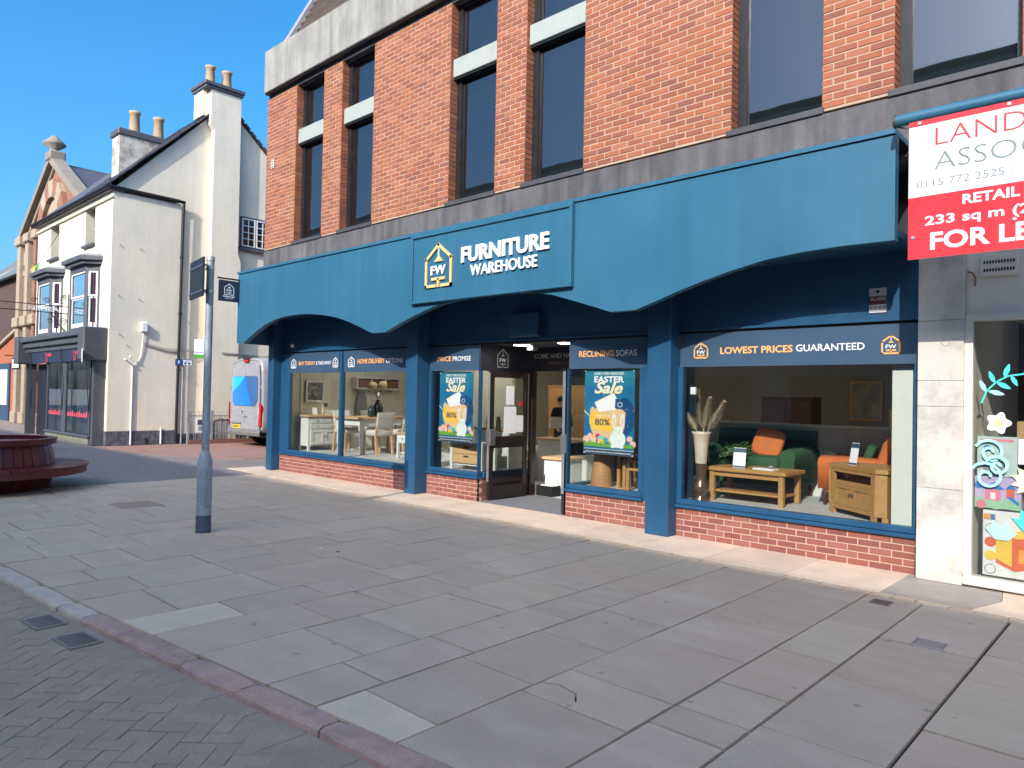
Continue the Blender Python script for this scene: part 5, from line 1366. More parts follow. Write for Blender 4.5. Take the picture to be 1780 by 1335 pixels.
# ------------------------------------------------------------------ shop assistant
def person(loc, rot, label):
    root = thing('person', label, 'person', loc, rot)
    J = {'pel': (0, 0, .93, .145, .10), 'wai': (0, .0, 1.06, .13, .095), 'che': (0, 0, 1.27, .155, .11), 'nck': (0, .01, 1.43, .055, .055), 'hed': (0, -.01, 1.52, .07, .08), 'top': (0, -.01, 1.62, .075, .09),
         'shL': (.17, 0, 1.36, .06, .06), 'elL': (.23, -.02, 1.09, .045, .045), 'wrL': (.2, -.2, .93, .033, .03), 'haL': (.18, -.27, .91, .04, .02), 'shR': (-.17, 0, 1.36, .06, .06), 'elR': (-.23, -.02, 1.09, .045, .045), 'wrR': (-.19, -.2, .94, .033, .03), 'haR': (-.17, -.27, .92, .04, .02),
         'hiL': (.09, 0, .86, .09, .09), 'knL': (.1, -.01, .47, .06, .06), 'anL': (.1, .02, .08, .042, .042), 'toL': (.11, -.15, .03, .04, .03), 'hiR': (-.09, 0, .86, .09, .09), 'knR': (-.1, -.01, .47, .06, .06), 'anR': (-.1, .02, .08, .042, .042), 'toR': (-.11, -.15, .03, .04, .03)}
    E_ = [('pel', 'wai'), ('wai', 'che'), ('che', 'nck'), ('nck', 'hed'), ('hed', 'top'), ('che', 'shL'), ('shL', 'elL'), ('elL', 'wrL'), ('wrL', 'haL'), ('che', 'shR'), ('shR', 'elR'), ('elR', 'wrR'), ('wrR', 'haR'), ('pel', 'hiL'), ('hiL', 'knL'), ('knL', 'anL'), ('anL', 'toL'), ('pel', 'hiR'), ('hiR', 'knR'), ('knR', 'anR'), ('anR', 'toR')]
    ks = list(J)
    vs = [J[k][:3] for k in ks]; es = [(ks.index(a), ks.index(c)) for a, c in E_]; rad = [J[k][3:] for k in ks]
    for s, w in ((1, 'haL'), (-1, 'haR')):                       # five fingers on each hand
        hx, hy, hz = J[w][:3]
        for f, (ox, ln, th) in enumerate(((-.03, .07, .0095), (-.01, .08, .0095), (.01, .075, .009), (.028, .06, .0085), (-.05, .05, .010))):
            i0 = len(vs); yy = hy - .02 if f < 4 else hy + .03
            vs += [(hx + ox * s, yy, hz), (hx + ox * s * 1.15, yy - ln * .6, hz - .01), (hx + ox * s * 1.15, yy - ln, hz - .035)]
            rad += [(th, th)] * 3; es += [(ks.index(w), i0), (i0, i0 + 1), (i0 + 1, i0 + 2)]
    me = bpy.data.meshes.new('body'); me.from_pydata(vs, es, [])
    ob = bpy.data.objects.new('body_tmp', me); COL.objects.link(ob)
    md = ob.modifiers.new('skin', 'SKIN'); sk = me.skin_vertices
    if not sk:
        bpy.context.view_layer.objects.active = ob
        import bmesh
        bm = bmesh.new(); bm.from_mesh(me); bm.verts.layers.skin.verify(); bm.to_mesh(me); bm.free(); sk = me.skin_vertices
    for i, r in enumerate(rad): sk[0].data[i].radius = r
    sk[0].data[0].use_root = True
    ob.modifiers.new('sub', 'SUBSURF').levels = 2
    m2 = bpy.data.meshes.new_from_object(ob.evaluated_get(bpy.context.evaluated_depsgraph_get()))
    bpy.data.objects.remove(ob)
    for m in (mat('skin', (.48, .28, .2), .6), mat('black_jumper', (.008, .008, .011), .9, .15, 20), mat('dark_trousers', (.015, .016, .022), .9, .15, 20), m_black): m2.materials.append(m)
    for p in m2.polygons:
        c = p.center; p.use_smooth = True
        arm = abs(c.x) > .14 and c.y < -.17 and c.z > .8
        p.material_index = 0 if (c.z > 1.42 or arm) else (3 if c.z < .09 else (2 if c.z < .93 else 1))
    link('body', m2, root)
    b = MB(); soft(b, 0, .012, 1.585, .088, .10, .085, mat('dark_hair', (.02, .013, .008), .7, .3, 60), .9); b.build('hair', root)
    b = MB()
    for s in (-1, 1): b.ball((s * .03, -.092, 1.545), .010, m_white, 8, 5); b.ball((s * .03, -.1, 1.545), .005, m_black, 6, 4)
    b.build('eyes', root)
    b = MB(); b.add([(0, -.09, 1.55), (-.014, -.088, 1.51), (.014, -.088, 1.51), (0, -.115, 1.512)], [(0, 1, 3), (0, 3, 2), (1, 2, 3)], MATS['skin']); b.bbox(-.022, .022, -.088, -.08, 1.475, 1.485, mat('lips', (.35, .12, .1), .5), .003); b.build('nose_and_mouth', root)
person((-10.15, 4.75, .003), R(60), 'person in dark clothes standing inside the shop behind the counter')
# ------------------------------------------------------------------ lamp post with signs
m_galv = mat('galvanised_steel', (.33, .36, .39), .55, .22, 6, .15, 60, metal=.35, stretch=(1, 1, .5), col2=(.22, .24, .27), c2amt=.7, c2scale=5)
m_tar = mat('dark_base_paint', (.07, .08, .12), .7, .3, 20, .3, 80)
lp = thing('sign_post', 'galvanised steel sign post with a wider base standing on the paving', 'post', (-8.26, -4.05, 0))
b = MB(); b.lathe([(.082, .20), (.082, .80), (.07, .86), (.046, .93)], m_galv, n=20); b.build('base_sleeve', lp)
b = MB(); b.lathe([(.084, 0), (.0825, .199)], m_tar, n=20); b.build('painted_foot', lp)
b = MB(); b.lathe([(.043, .93), (.042, 3.13)], m_galv, n=18); b.build('shaft', lp)
b = MB(); b.lathe([(.047, 3.131), (.047, 3.175), (.04, 3.185)], m_galv, n=18); b.build('cap', lp)
b = MB(); b.bbox(.055, .1, -.035, .035, .3, .75, m_galv, .01); b.build('access_door', lp)
b = MB()
for z in (3.03, 2.76): b.lathe([(.048, 0), (.048, .03)], m_alu, (0, 0, z), 16); b.box(-.09, -.06, -.02, .02, z, z + .03, m_alu)
b.lathe([(.0465, 0), (.0465, .02)], m_alu, (0, 0, .98), 16); b.build('clamp', lp)
b = MB(); SU, SW = Vector((-.985, .174, 0)), Vector((.174, .985, 0)); b.obox((-.12, -.10, 2.92), SU, Z3, SW, .30, .22, .010, mat('sign_back_grey', (.018, .02, .025), .6)); b.obox((-.12, -.095, 3.05), SU, Z3, SW, .30, .012, .022, m_tar); b.obox((-.12, -.095, 2.76), SU, Z3, SW, .30, .012, .022, m_tar); b.build('sign_plate', lp, label='dark grey back of a rounded traffic sign')
nt_ = thing('pole_notice', 'small white and green notice strapped to the sign post', 'notice', (-8.31, -4.12, 2.0))
b = MB(); Un = Vector((.75, .55, 0)).normalized(); Wn = Vector((.55, -.75, 0)).normalized()
b.obox((-.03, 0, .11), Un, Z3, Wn, .06, .11, .004, m_paper); b.build('sheet', nt_)
b = MB(); b.obox((-.03, 0, .022), Un, Z3, Wn, .0605, .022, .005, mat('notice_green', (.15, .5, .06), .5)); 
for k in range(6): b.obox((-.03 - .01 * (k % 2), 0, .07 + k * .02), Un, Z3, Wn, .05 - .012 * (k % 3), .004, .0048, m_lead)
b.build('print', nt_)

# ------------------------------------------------------------------ round planter bench
m_maroon = mat('maroon_wood_paint', (.115, .012, .014), .42, .3, 8, .15, 60, stretch=(4, 4, .7), bump=.2, bscale=50, island=.22)
m_mar2 = mat('maroon_sheen', (.26, .10, .11), .5, .2, 8)
PC = Vector((-13.9, -5.0, 0))
pn = thing('planter_bench', 'round dark red wooden barrel planter with a ring bench', 'planter', PC)
N = 40
def pr_(z): return .80 + .10 * math.sin(math.pi * min(1, max(0, z / .80)) ** .8) * (1 if z < .8 else 1)
for k in range(N):
    a0, a1 = 2 * math.pi * k / N + .006, 2 * math.pi * (k + 1) / N - .006
    b = MB(); rings = []
    for z in (.02, .2, .4, .6, .72):
        r = pr_(z) + (.002 if k % 3 == 0 else 0)
        rings.append([(r * math.cos(a0), r * math.sin(a0), z), (r * math.cos(a1), r * math.sin(a1), z), ((r - .04) * math.cos(a1), (r - .04) * math.sin(a1), z), ((r - .04) * math.cos(a0), (r - .04) * math.sin(a0), z)])
    b.loft(rings, m_maroon, smooth=False); b.build('stave', pn)
for k in (34, 35):  # bright sheen on two staves, painted as paler patches
    a0, a1 = 2 * math.pi * k / N + .01, 2 * math.pi * (k + 1) / N - .01; b = MB(); r = pr_(.66) + .004
    b.add([(r * math.cos(a0), r * math.sin(a0), .62), (r * math.cos(a1), r * math.sin(a1), .62), (r * math.cos(a1) * .99, r * math.sin(a1) * .99, .72), (r * math.cos(a0) * .99, r * math.sin(a0) * .99, .72)], [(0, 1, 2, 3)], m_mar2); b.build('sheen_patch', pn)
def ring(b, r0, r1, z0, z1, m, n=48):
    b.loft([[(r * math.cos(2 * math.pi * k / n), r * math.sin(2 * math.pi * k / n), z) for k in range(n)] for r, z in ((r0, z0), (r1, z0), (r1, z1), (r0, z1), (r0, z0))], m, cap=False, smooth=False)
b = MB(); ring(b, .82, .905, .721, .79, m_maroon); ring(b, .79, .915, .791, .81, m_maroon); b.build('rim', pn)
b = MB(); b.lathe([(.81, .70), (.81, .74)], mat('planter_lid', (.28, .13, .12), .7, .2, 5), n=40); b.build('lid', pn)
b = MB(); ring(b, .80, .845, 0.001, .02, m_black); b.build('foot_ring', pn)
NB = 40
for k in range(NB):
    a0, a1 = 2 * math.pi * k / NB + .006, 2 * math.pi * (k + 1) / NB - .006
    b = MB(); b.prism([(.89 * math.cos(a0), .89 * math.sin(a0)), (1.37 * math.cos(a0), 1.37 * math.sin(a0)), (1.37 * math.cos(a1), 1.37 * math.sin(a1)), (.89 * math.cos(a1), .89 * math.sin(a1))], (0, 0, random.uniform(-.003, .003)), X3, Y3, Z3, .355, .385, m_maroon); b.build('seat_slat', pn)
b = MB(); ring(b, 1.29, 1.345, .25, .354, m_maroon); b.build('bench_skirt', pn)
b = MB()
for k in range(8):
    a = k * math.pi / 4; b.bar((.8 * math.cos(a), .8 * math.sin(a), .30), (1.29 * math.cos(a), 1.29 * math.sin(a), .30), .05, .08, m_maroon)
b.build('bench_bracket', pn)

# ------------------------------------------------------------------ white building on the corner
m_cream = mat('cream_render', (.74, .685, .52), .85, .06, 1.4, .04, 30, bump=.12, bscale=25, col2=(.62, .59, .51), c2amt=.35, c2scale=.9)
m_rend = mat('stained_render', (.79, .705, .555), .9, .08, 1.1, .05, 30, bump=.15, bscale=20, stretch=(1, 1, .6), col2=(.62, .58, .50), c2amt=.6, c2scale=.7, streak=.035)
m_slate = mat('welsh_slate', (.07, .07, .085), .6, .25, 6, .2, 40, island=.2)
m_dgrey = mat('dark_grey_joinery', (.085, .088, .10), .5, .12, 5)
m_wpaint = mat('white_joinery', (.80, .80, .78), .45, .04)
m_pot = mat('buff_chimney_pot', (.40, .28, .17), .85, .2, 8)
m_char = mat('charcoal_plinth', (.075, .075, .095), .85, .2, 4, .1, 40, col2=(.3, .3, .3), c2amt=.4, c2scale=8)
g_house = glass('house_glass', (.35, .36, .37), 1.6, .25)
g_sf = glass('shopfront_glass', (.62, .68, .70), 1.5, .18)
WX, WY = -22.25, -.65
WL = -29.8
EAV = 7.25
wb = thing('white_building', 'cream rendered corner building with dark bay windows and a tall chimney', 'building', (-26, 1.5, 0), world=True)
RY, RZ = 2.6, 10.75          # ridge
b = MB()
# gable wall (faces +x): polygon in y-z
b.prism([(1.25, 0.0), (8.2, 0), (8.2, 5.6), (RY, RZ), (-.55, EAV + .18), (1.25, EAV + .18)], (0, 0, 0), Y3, Z3, X3, WX - .35, WX - .10, m_rend)
b.box(WL, WX - .35, 6.9, 7.0, 0, 6.5, m_rend)
gw = b.build('gable_wall', wb)
b = MB(); b.box(WX - .35, WX, WY, 1.25, .42, EAV, m_rend); b.box(WX - .4, WX - .351, 1.0, 8, 0, EAV, m_dark)
b.build('corner_block', wb)
b = MB(); b.box(WX - .36, WX + .012, WY - .012, 1.262, 0, .42, m_char); b.box(WX - .1, WX - .085, 1.263, 8.2, 0, .30, m_char); b.build('plinth', wb)
# front wall with two deep upper windows
wins = [(-24.62, -23.75), (-28.25, -27.3)]
b = MB(); y0, y1 = WY, WY + .35
xs = [WL, -28.25, -27.3, -24.62, -23.75, WX - .351]
for i in (0, 2, 4): b.box(xs[i], xs[i + 1], y0, y1, 3.2, EAV, m_cream)
for x0, x1 in wins: b.box(x0, x1, y0, y1, 3.2, 5.95, m_cream); b.box(x0, x1, y0, y1, 7.12, EAV, m_cream)
b.box(WX - .35, WX, y0 - .003, y0 - .0005, .42, EAV, m_cream)
b.box(WL, WL + .1, y0 + .36, 7, 0, EAV, m_rend); b.box(WL, WX - .4, y0 + .6, y0 + .7, 0, EAV, m_dark)
b.build('front_wall', wb)
for x0, x1 in wins:
    w = MB(); yy = WY + .24
    w.box(x0, x0 + .06, yy, yy + .06, 5.96, 7.12, m_dgrey); w.box(x1 - .06, x1, yy, yy + .06, 5.96, 7.12, m_dgrey); w.box(x0 + .06, x1 - .06, yy, yy + .06, 7.05, 7.12, m_dgrey); w.box(x0 + .06, x1 - .06, yy, yy + .06, 5.96, 6.02, m_dgrey); w.box(x0 + .06, x1 - .06, yy - .01, yy + .06, 6.5, 6.55, m_wpaint)
    o = w.build('upper_window', wb)
    w = MB(); w.add([(x0 + .06, yy + .03, 6.02), (x1 - .06, yy + .03, 6.02), (x1 - .06, yy + .03, 7.05), (x0 + .06, yy + .03, 7.05)], [(0, 1, 2, 3)], g_house); w.build('pane', o)
    w = MB(); w.bbox(x0 - .08, x1 + .08, WY - .1, WY + .23, 5.88, 5.955, m_dgrey, .01); w.build('sill', o)
# eaves cornice, gutter
b = MB(); b.bbox(WL - .05, WX + .02, WY - .06, WY - .004, 7.05, 7.12, m_cream, .01); b.bbox(WL - .1, WX + .06, WY - .12, WY + .3, EAV + .001, EAV + .07, m_dgrey, .02); b.tube([(WL - .15, WY - .16, EAV + .1), (WX + .1, WY - .16, EAV + .1)], .06, m_black, 10); b.build('front_gutter', wb)
b = MB(); b.tube([(WX + .06, WY - .1, EAV + .10), (WX + .06, 1.33, EAV + .06)], .05, m_black, 10); b.tube([(WX + .06, 1.30, EAV + .02), (WX + .06, 1.29, EAV - .1), (WX + .06, 1.24, .1)], .04, m_black, 10)
for z in (5.6, 3.9, 2.2): b.lathe([(.058, 0), (.058, .06)], m_black, (WX + .06, 1.27, z), 10)
b.build('downpipe', wb)
# roof
b = MB()
nrm = Vector((0, -(RZ - EAV - .1), RY - WY)).normalized()
def roofpt(x, t, off=0): return Vector((x, WY - .15 + (RY - WY + .15) * t, EAV + .12 + (RZ + .06 - EAV - .12) * t)) + nrm * off
b.add([roofpt(WL - .1, 0), roofpt(WX - .02, 0), roofpt(WX - .02, 1), roofpt(WL - .1, 1)], [(0, 1, 2, 3)], m_slate)
b.add([(WL - .1, RY, RZ + .06), (WX - .02, RY, RZ + .06), (WX - .02, 8.3, 5.65), (WL - .1, 8.3, 5.65)], [(0, 1, 2, 3)], m_slate)
rf = b.build('roof', wb)
b = MB(); rr = random.Random(4)
for r in range(18):
    x = WX - .02
    while x > WX - 3.2:
        t = r / 18; p = roofpt(x - .15, t + .028, .015); d = (roofpt(x, 1) - roofpt(x, 0)).normalized()
        b.obox(p, X3, (d - nrm * .05).normalized(), nrm, .145, .16, .006, m_slate); x -= .3
b.build('roof_slates', rf, kind='stuff')
b = MB()
for i in range(26):                      # ragged slate verge along both gable slopes
    t = i / 26
    p = Vector((WX - .12, WY - .1 + (RY - WY + .1) * t, EAV + .2 + (RZ - EAV - .17) * t)); b.obox(p + nrm * .03 * rr.uniform(.6, 1.3), X3, (0, .7, .72), nrm, .17, .09, .018, m_slate)
    p = Vector((WX - .12, RY + 5.6 * t, RZ + .02 - 5.15 * t)); b.obox(p + Vector((0, .02, .03)), X3, (0, .736, -.677), (0, .677, .736), .17, .12, .018, m_slate)
b.build('verge_slates', rf)
# chimney breast and stacks
b = MB(); b.prism([(2.12, .0), (3.08, 0), (3.08, 5.75), (2.98, 6.0), (2.96, 11.0), (2.0, 11.0), (2.0, 9.9), (2.12, 9.75)], (0, 0, 0), Y3, Z3, X3, WX - .098, WX + .16, m_rend)
b.prism([(1.85, 10.2), (2.96, 10.2), (2.96, 11.0), (1.85, 11.0)], (0, 0, 0), Y3, Z3, X3, WX - .75, WX - .099, m_rend)
chm = b.build('chimney', wb)
b = MB(); b.bbox(WX - .80, WX + .21, 1.80, 3.01, 11.001, 11.09, m_slate, .01); b.bbox(WX - .84, WX + .25, 1.76, 3.05, 11.091, 11.2, m_dgrey, .01); b.build('chimney_cap', chm)
for y in (2.12, 2.66):
    b = MB(); b.lathe([(.16, 11.2), (.15, 11.3), (.13, 11.75), (.16, 11.78), (.16, 11.84), (.12, 11.83)], m_pot, (WX - .25, y, 0), 14); b.build('chimney_pot', chm)
m_peel = mat('peeling_render', (.55, .52, .45), .9, .2, 5, .1, 60, col2=(.16, .10, .08), c2amt=.8, c2scale=2.6)
b = MB(); b.box(-24.85, -24.2, .1, 1.85, 7.6, 9.55, m_peel); c2 = b.build('chimney', wb)
b = MB(); b.bbox(-24.9, -24.15, .04, 1.9, 9.551, 9.75, m_dgrey, .02); b.build('chimney_cap', c2)
for y in (.62, 1.35):
    b = MB(); b.lathe([(.17, 9.75), (.16, 9.9), (.14, 10.35), (.17, 10.38), (.17, 10.46), (.13, 10.45)], m_pot, (-24.5, y, 0), 14); b.build('chimney_pot', c2)
# gable window
gx = WX - .095
w = MB(); w.bbox(gx, gx + .03, 3.14, 4.2, 6.28, 7.30, m_dgrey, .01); w.bbox(gx, gx + .10, 3.06, 4.26, 6.18, 6.279, m_dgrey, .01); o = w.build('gable_window', wb)
for y0 in (3.20, 3.69):
    w = MB(); t = .035
    for r in ((y0, y0 + .45, 6.33, 6.33 + t), (y0, y0 + .45, 7.20, 7.24), (y0, y0 + t, 6.33 + t, 7.2), (y0 + .45 - t, y0 + .45, 6.33 + t, 7.2)): w.box(gx + .031, gx + .06, *r, m_wpaint)
    w.box(gx + .031, gx + .05, y0 + .21, y0 + .235, 6.365, 7.2, m_wpaint)
    for z in (6.57, 6.78, 6.99): w.box(gx + .031, gx + .048, y0 + t, y0 + .415, z, z + .022, m_wpaint)
    s = w.build('casement', o)
    w = MB(); w.add([(gx + .036, y0 + t, 6.365), (gx + .036, y0 + .415, 6.365), (gx + .036, y0 + .415, 7.2), (gx + .036, y0 + t, 7.2)], [(0, 1, 2, 3)], g_house); w.build('pane', s) if False else w.build('pane', o)
# box, conduits, cables and pins on the gable
b = MB(); b.bbox(WX + .001, WX + .13, .16, .34, 3.30, 3.58, m_wpaint, .02); b.tube([(WX + .05, .25, 3.3), (WX + .04, .24, 3.0), (WX + .03, .2, 2.6), (WX + .03, .12, 2.4), (WX + .03, 0, 2.32)], .015, m_wpaint, 6); b.build('meter_box', wb)
b = MB(); b.tube([(WX + .03, -.02, 2.33), (WX + .03, -.02, 0.02)], .025, m_wpaint, 8); b.tube([(WX + .03, -.02, 2.33), (WX + .10, -.22, 2.45)], .02, m_wpaint, 6); b.ball((WX + .12, -.25, 2.47), .04, m_wpaint, 8, 5); b.ball((WX + .1, -.1, 2.55), .04, m_wpaint, 8, 5); b.tube([(WX + .03, .82, .02), (WX + .03, .82, .5)], .025, m_wpaint, 8); b.tube([(WX + .02, .4, .02), (WX + .02, .4, .2)], .03, m_black, 8); b.build('conduit', wb)
m_cable = mat('grey_cable', (.33, .31, .29), .7)
b = MB(); rr = random.Random(9)
for k in range(4):
    b.tube([(WX + .03, .28, 2.92 + .02 * k), (WX + .04, .9, 2.78 + .025 * k), (WX + .05, 1.5, 2.80 + .02 * k), (WX - .05, 2.1, 2.80 + .015 * k), (WX + .18, 2.6, 2.78 + .02 * k), (WX + .17, 3.1, 2.76 + .02 * k), (WX - .07, 3.4, 2.74 + .025 * k), (WX - .07, 5, 2.70 + .03 * k)], .007, m_cable, 5)
b.build('cable_bundle', wb)
for y, z in ((-.45, 5.75), (.1, 5.72), (-.45, 4.3), (.1, 4.25), (-.4, 3.2), (-.2, 2.9), (1.9, 2.5)):
    b = MB(); b.tube([(WX, y, z), (WX + .045, y + .01, z - .01)], .012, m_lead, 6); b.build('wall_pin', wb)
# bay windows on the front
def bay(xr, xl, label):
    yb = WY - .30; zc, zs = 5.15, 3.42
    P = [(xr, WY), (xr - .30, yb), (xl + .30, yb), (xl, WY)]
    root = MB(); root.prism([(p[0], p[1]) for p in P], (0, 0, 0), X3, Y3, Z3, zs - .12, zs, m_dgrey); o = root.build('bay_window', wb)
    root = MB(); root.prism([(p[0] + (.12 if i < 2 else -.12), p[1] - (.12 if i in (1, 2) else 0)) for i, p in enumerate(P)], (0, 0, 0), X3, Y3, Z3, zc + .1, zc + .2, m_dgrey)
    root.prism([(p[0] + (.2 if i < 2 else -.2), p[1] - (.2 if i in (1, 2) else 0)) for i, p in enumerate(P)], (0, 0, 0), X3, Y3, Z3, zc + .201, zc + .32, m_dgrey); root.prism([(p[0], p[1]) for p in P], (0, 0, 0), X3, Y3, Z3, zc - .08, zc + .099, m_dgrey)
    root.prism([(p[0] + (.1 if i < 2 else -.1), p[1] - (.1 if i in (1, 2) else 0)) for i, p in enumerate(P)], (0, 0, 0), X3, Y3, Z3, zc + .321, zc + .40, m_lead)
    root.build('bay_cornice', o)
    for p, q in zip(P[:-1], P[1:]):
        d = Vector((q[0] - p[0], q[1] - p[1], 0)); l = d.length; d.normalize(); n_ = Z3.cross(d)
        if n_.y > 0: n_ = -n_
        w = MB(); e = .07
        Q = (p[0], p[1], 0)
        for r in ((0, e, zs, zc - .08), (l - e, l, zs, zc - .08)): w.prism([(r[0], r[2]), (r[1], r[2]), (r[1], r[3]), (r[0], r[3])], Q, d, Z3, n_, -.08, .0, m_dgrey)
        zm = (zs + zc) / 2 + .03
        for k, (z0, z1, off) in enumerate(((zs + .005, zm, -.05), (zm, zc - .085, -.02))):
            for r in ((e, e + .06, z0, z1), (l - e - .06, l - e, z0, z1), (e + .06, l - e - .06, z0, z0 + (.13 if k == 0 else .05)), (e + .06, l - e - .06, z1 - .05, z1)): w.prism([(r[0], r[2]), (r[1], r[2]), (r[1], r[3]), (r[0], r[3])], Q, d, Z3, n_, off - .03, off, m_wpaint)
        s = w.build('sash', o) 
        w = MB(); w.prism([(e, zs), (l - e, zs), (l - e, zc - .08), (e, zc - .08)], Q, d, Z3, n_, -.062, -.060, g_house); w.build('pane', o)
    w = MB(); w.box(xl + .16, xr - .16, WY - .12, WY - .004, zs, zc, mat('purple_room', (.10, .02, .05), .8)); w.build('room_backing', o)
bay(-23.15, -25.2, ''); bay(-26.7, -28.75, '')
# its shop front
sf = MB(); yF = WY - .28
sf.bbox(WL, WX - .12, WY - .55, WY - .004, 3.14, 3.3, m_dgrey, .02); sf.bbox(WL + .05, WX - .15, WY - .45, WY - .004, 2.95, 3.139, m_dgrey, .02); sf.bbox(WL + .1, WX - .17, WY - .36, WY - .004, 2.8, 2.949, m_dgrey, .01)
for x0, x1 in ((WX - .62, WX - .10), (WL, WL + .45)):
    sf.bbox(x0, x1, WY - .62, WY - .003, 2.42, 3.36, m_dgrey, .03); sf.box(x0 + .26, x1 - .10, WY - .3, WY - .003, 0, 2.419, m_dgrey)
so = sf.build('shop_front', wb)
w = MB(); w.obox(((WL + WX) / 2 + .05, yF - .06, 2.6), X3, (0, -.18, 1), (0, -1, -.18), 3.0, .175, .02, mat('shop_navy_board', (.03, .045, .085), .5)); w.build('sign_board', so)
m_neon = mat('pink_script', (.75, .09, .14), .5)
for k, (x, s_) in enumerate(((-26.95, 1), (-24.1, 1))):
    O = (x, yF - .10, 2.6); V_ = Vector((0, -.18, 1)); W_2 = Vector((0, -1, -.18))
    for j in range(2): w = MB(); w.stroke([(.0 + j * .14, -.12), (.05 + j * .14, -.14), (.09 + j * .14, -.08), (.09 + j * .14, .12)], .03, O, X3, V_, W_2, 0, .006, m_neon); w.build('lettering', so)
    w = MB(); w.stroke([(.3 + .045 * i, .02 + (.09 if i % 2 else 0)) for i in range(11)], .028, O, X3, V_, W_2, 0, .006, m_neon)
    w.build('lettering', so, label='pink looping script on the navy sign board')
m_in = mat('salon_interior', (.16, .17, .18), .8, .6, 3)
xs = [(-27.0, -25.45), (-25.05, -22.85)]
w = MB(); w.box(-27.05, -22.8, yF - .02, WY - .02, .003, .20, mat('mossy_stall_stone', (.20, .20, .15), .9, .3, 5, .2, 40)); w.bbox(-27.1, -22.78, yF - .06, WY - .02, .201, .27, m_dgrey, .01)
w.box(-27.07, -27.0, yF, yF + .06, .271, 2.42, m_dgrey); w.box(-25.45, -25.05, yF, yF + .06, .0, 2.42, m_dgrey); w.box(-22.87, -22.82, yF, yF + .06, .271, 2.42, m_dgrey); w.build('stall_riser', so)
for x0, x1 in xs:
    w = MB(); w.add([(x0, yF + .03, .27), (x1, yF + .03, .27), (x1, yF + .03, 2.42), (x0, yF + .03, 2.42)], [(0, 1, 2, 3)], g_sf); w.build('pane', so)
    w = MB()
    for k in range(9): w.prism([(x0 + .12 + k * (x1 - x0 - .3) / 9, .78), (x0 + .12 + (k + .75) * (x1 - x0 - .3) / 9, .78), (x0 + .12 + (k + .6) * (x1 - x0 - .3) / 9, .9 + .04 * (k % 3)), (x0 + .12 + (k + .1) * (x1 - x0 - .3) / 9, .88)], (0, yF + .028, 0), X3, Z3, NY, .001, .003, m_neon)
    w.build('pink_window_decal', so)
w = MB(); w.box(-28.8, -22.5, WY + .05, WY + .1, .27, 2.42, m_in); w.box(-29.2, -27.08, WY - .02, WY + .04, 0, 2.42, mat('dark_door', (.02, .02, .03), .5)); w.build('salon_backing', so)
w = MB(); w.bbox(-23.2, -23.05, yF + .09, yF + .1, .35, .8, m_paper, .002); w.build('window_card', so)
for x in (-28.7, -25.25, -22.78):
    w = MB(); w.tube([(x, yF - .12, 2.85), (x + .05, yF - .12, 1.9), (x + .25, yF - .1, .95), (x + .3, yF - .1, 1.7), (x + .1, yF - .12, 2.8)], .012, m_black, 6); w.build('awning_rod', so)
w = MB(); w.prism([(0, 0), (.22, .06), (.2, .42), (-.02, .36)], (WX - .14, WY - .64, 2.3), (.9, -.3, 0), Z3, (.3, .9, 0), 0, .03, m_wpaint); w.build('alarm_box', so)
# ------------------------------------------------------------------ iron gantry sign
ir = thing('iron_gantry_sign', 'black wrought iron scroll sign with pale letters projecting over the street', 'sign', (-26.0, -.7, 4.0), world=True)
gX = -26.05
b = MB(); b.tube([(gX, WY, 4.20), (gX, -3.4, 4.20)], .014, m_black, 6); b.tube([(gX, WY, 3.98), (gX, -3.4, 3.98)], .014, m_black, 6); b.tube([(gX, WY - .01, 3.3), (gX, WY - .01, 4.6)], .018, m_black, 6)
b.tube([(gX, WY, 3.35), (gX, -.85, 3.55), (gX, -1.15, 3.97)], .016, m_black, 6); b.build('bars', ir)
b = MB()
for cy, cz, r, s in ((-.85, 4.38, .13, 1), (-1.25, 4.35, .10, -1), (-.8, 3.72, .12, 1), (-1.15, 3.72, .09, -1), (-.78, 4.52, .06, 1), (-.8, 3.42, .08, -1), (-1.6, 4.33, .09, 1)):
    b.tube([(gX, cy + s * r * (1 - t / 14) * math.cos(t), cz + r * (1 - t / 14) * math.sin(t)) for t in [k * .6 for k in range(19)]], .010, m_black, 5)
b.build('scrolls', ir)
b = MB(); b.text('SHEAD', (gX + .015, 0, 0), Y3, Z3, X3, -1.75, -.72, 4.02, 4.15, m_wpaint); b.build('lettering', ir)
# parking sign
pk = thing('parking_sign', 'small blue and white parking sign on a slim grey pole by the downpipe', 'parking sign', (-22.0, 1.32, 0))
b = MB(); b.tube([(0, 0, 0), (0, 0, 2.6)], .025, m_galv, 8); b.build('pole', pk)
b = MB(); b.bbox(.03, .042, -.24, .26, 2.36, 2.55, mat('sign_navy', (.01, .02, .06), .5), .002); pp = b.build('plate', pk)
b = MB(); b.prism([(-.225, 2.375), (-.045, 2.375), (-.045, 2.535), (-.225, 2.535)], (.0425, 0, 0), Y3, Z3, X3, 0, .001, mat('parking_blue', (.03, .10, .32), .5)); b.text('P', (.0425, 0, 0), Y3, Z3, X3, -.165, -.105, 2.40, 2.51, m_white, .002)
b.prism([(-.02, 2.375), (.245, 2.375), (.245, 2.535), (-.02, 2.535)], (.0425, 0, 0), Y3, Z3, X3, 0, .001, m_white)
for y in (.05, .17): b.prism([(y + .035 * math.cos(k * .6283), 2.43 + .035 * math.sin(k * .6283)) for k in range(10)], (.0425, 0, 0), Y3, Z3, X3, .0012, .002, m_panel)
b.stroke([(.05, 2.43), (.09, 2.49), (.15, 2.49), (.17, 2.43)], .012, (.0425, 0, 0), Y3, Z3, X3, .0012, .002, m_panel); b.build('print', pp)
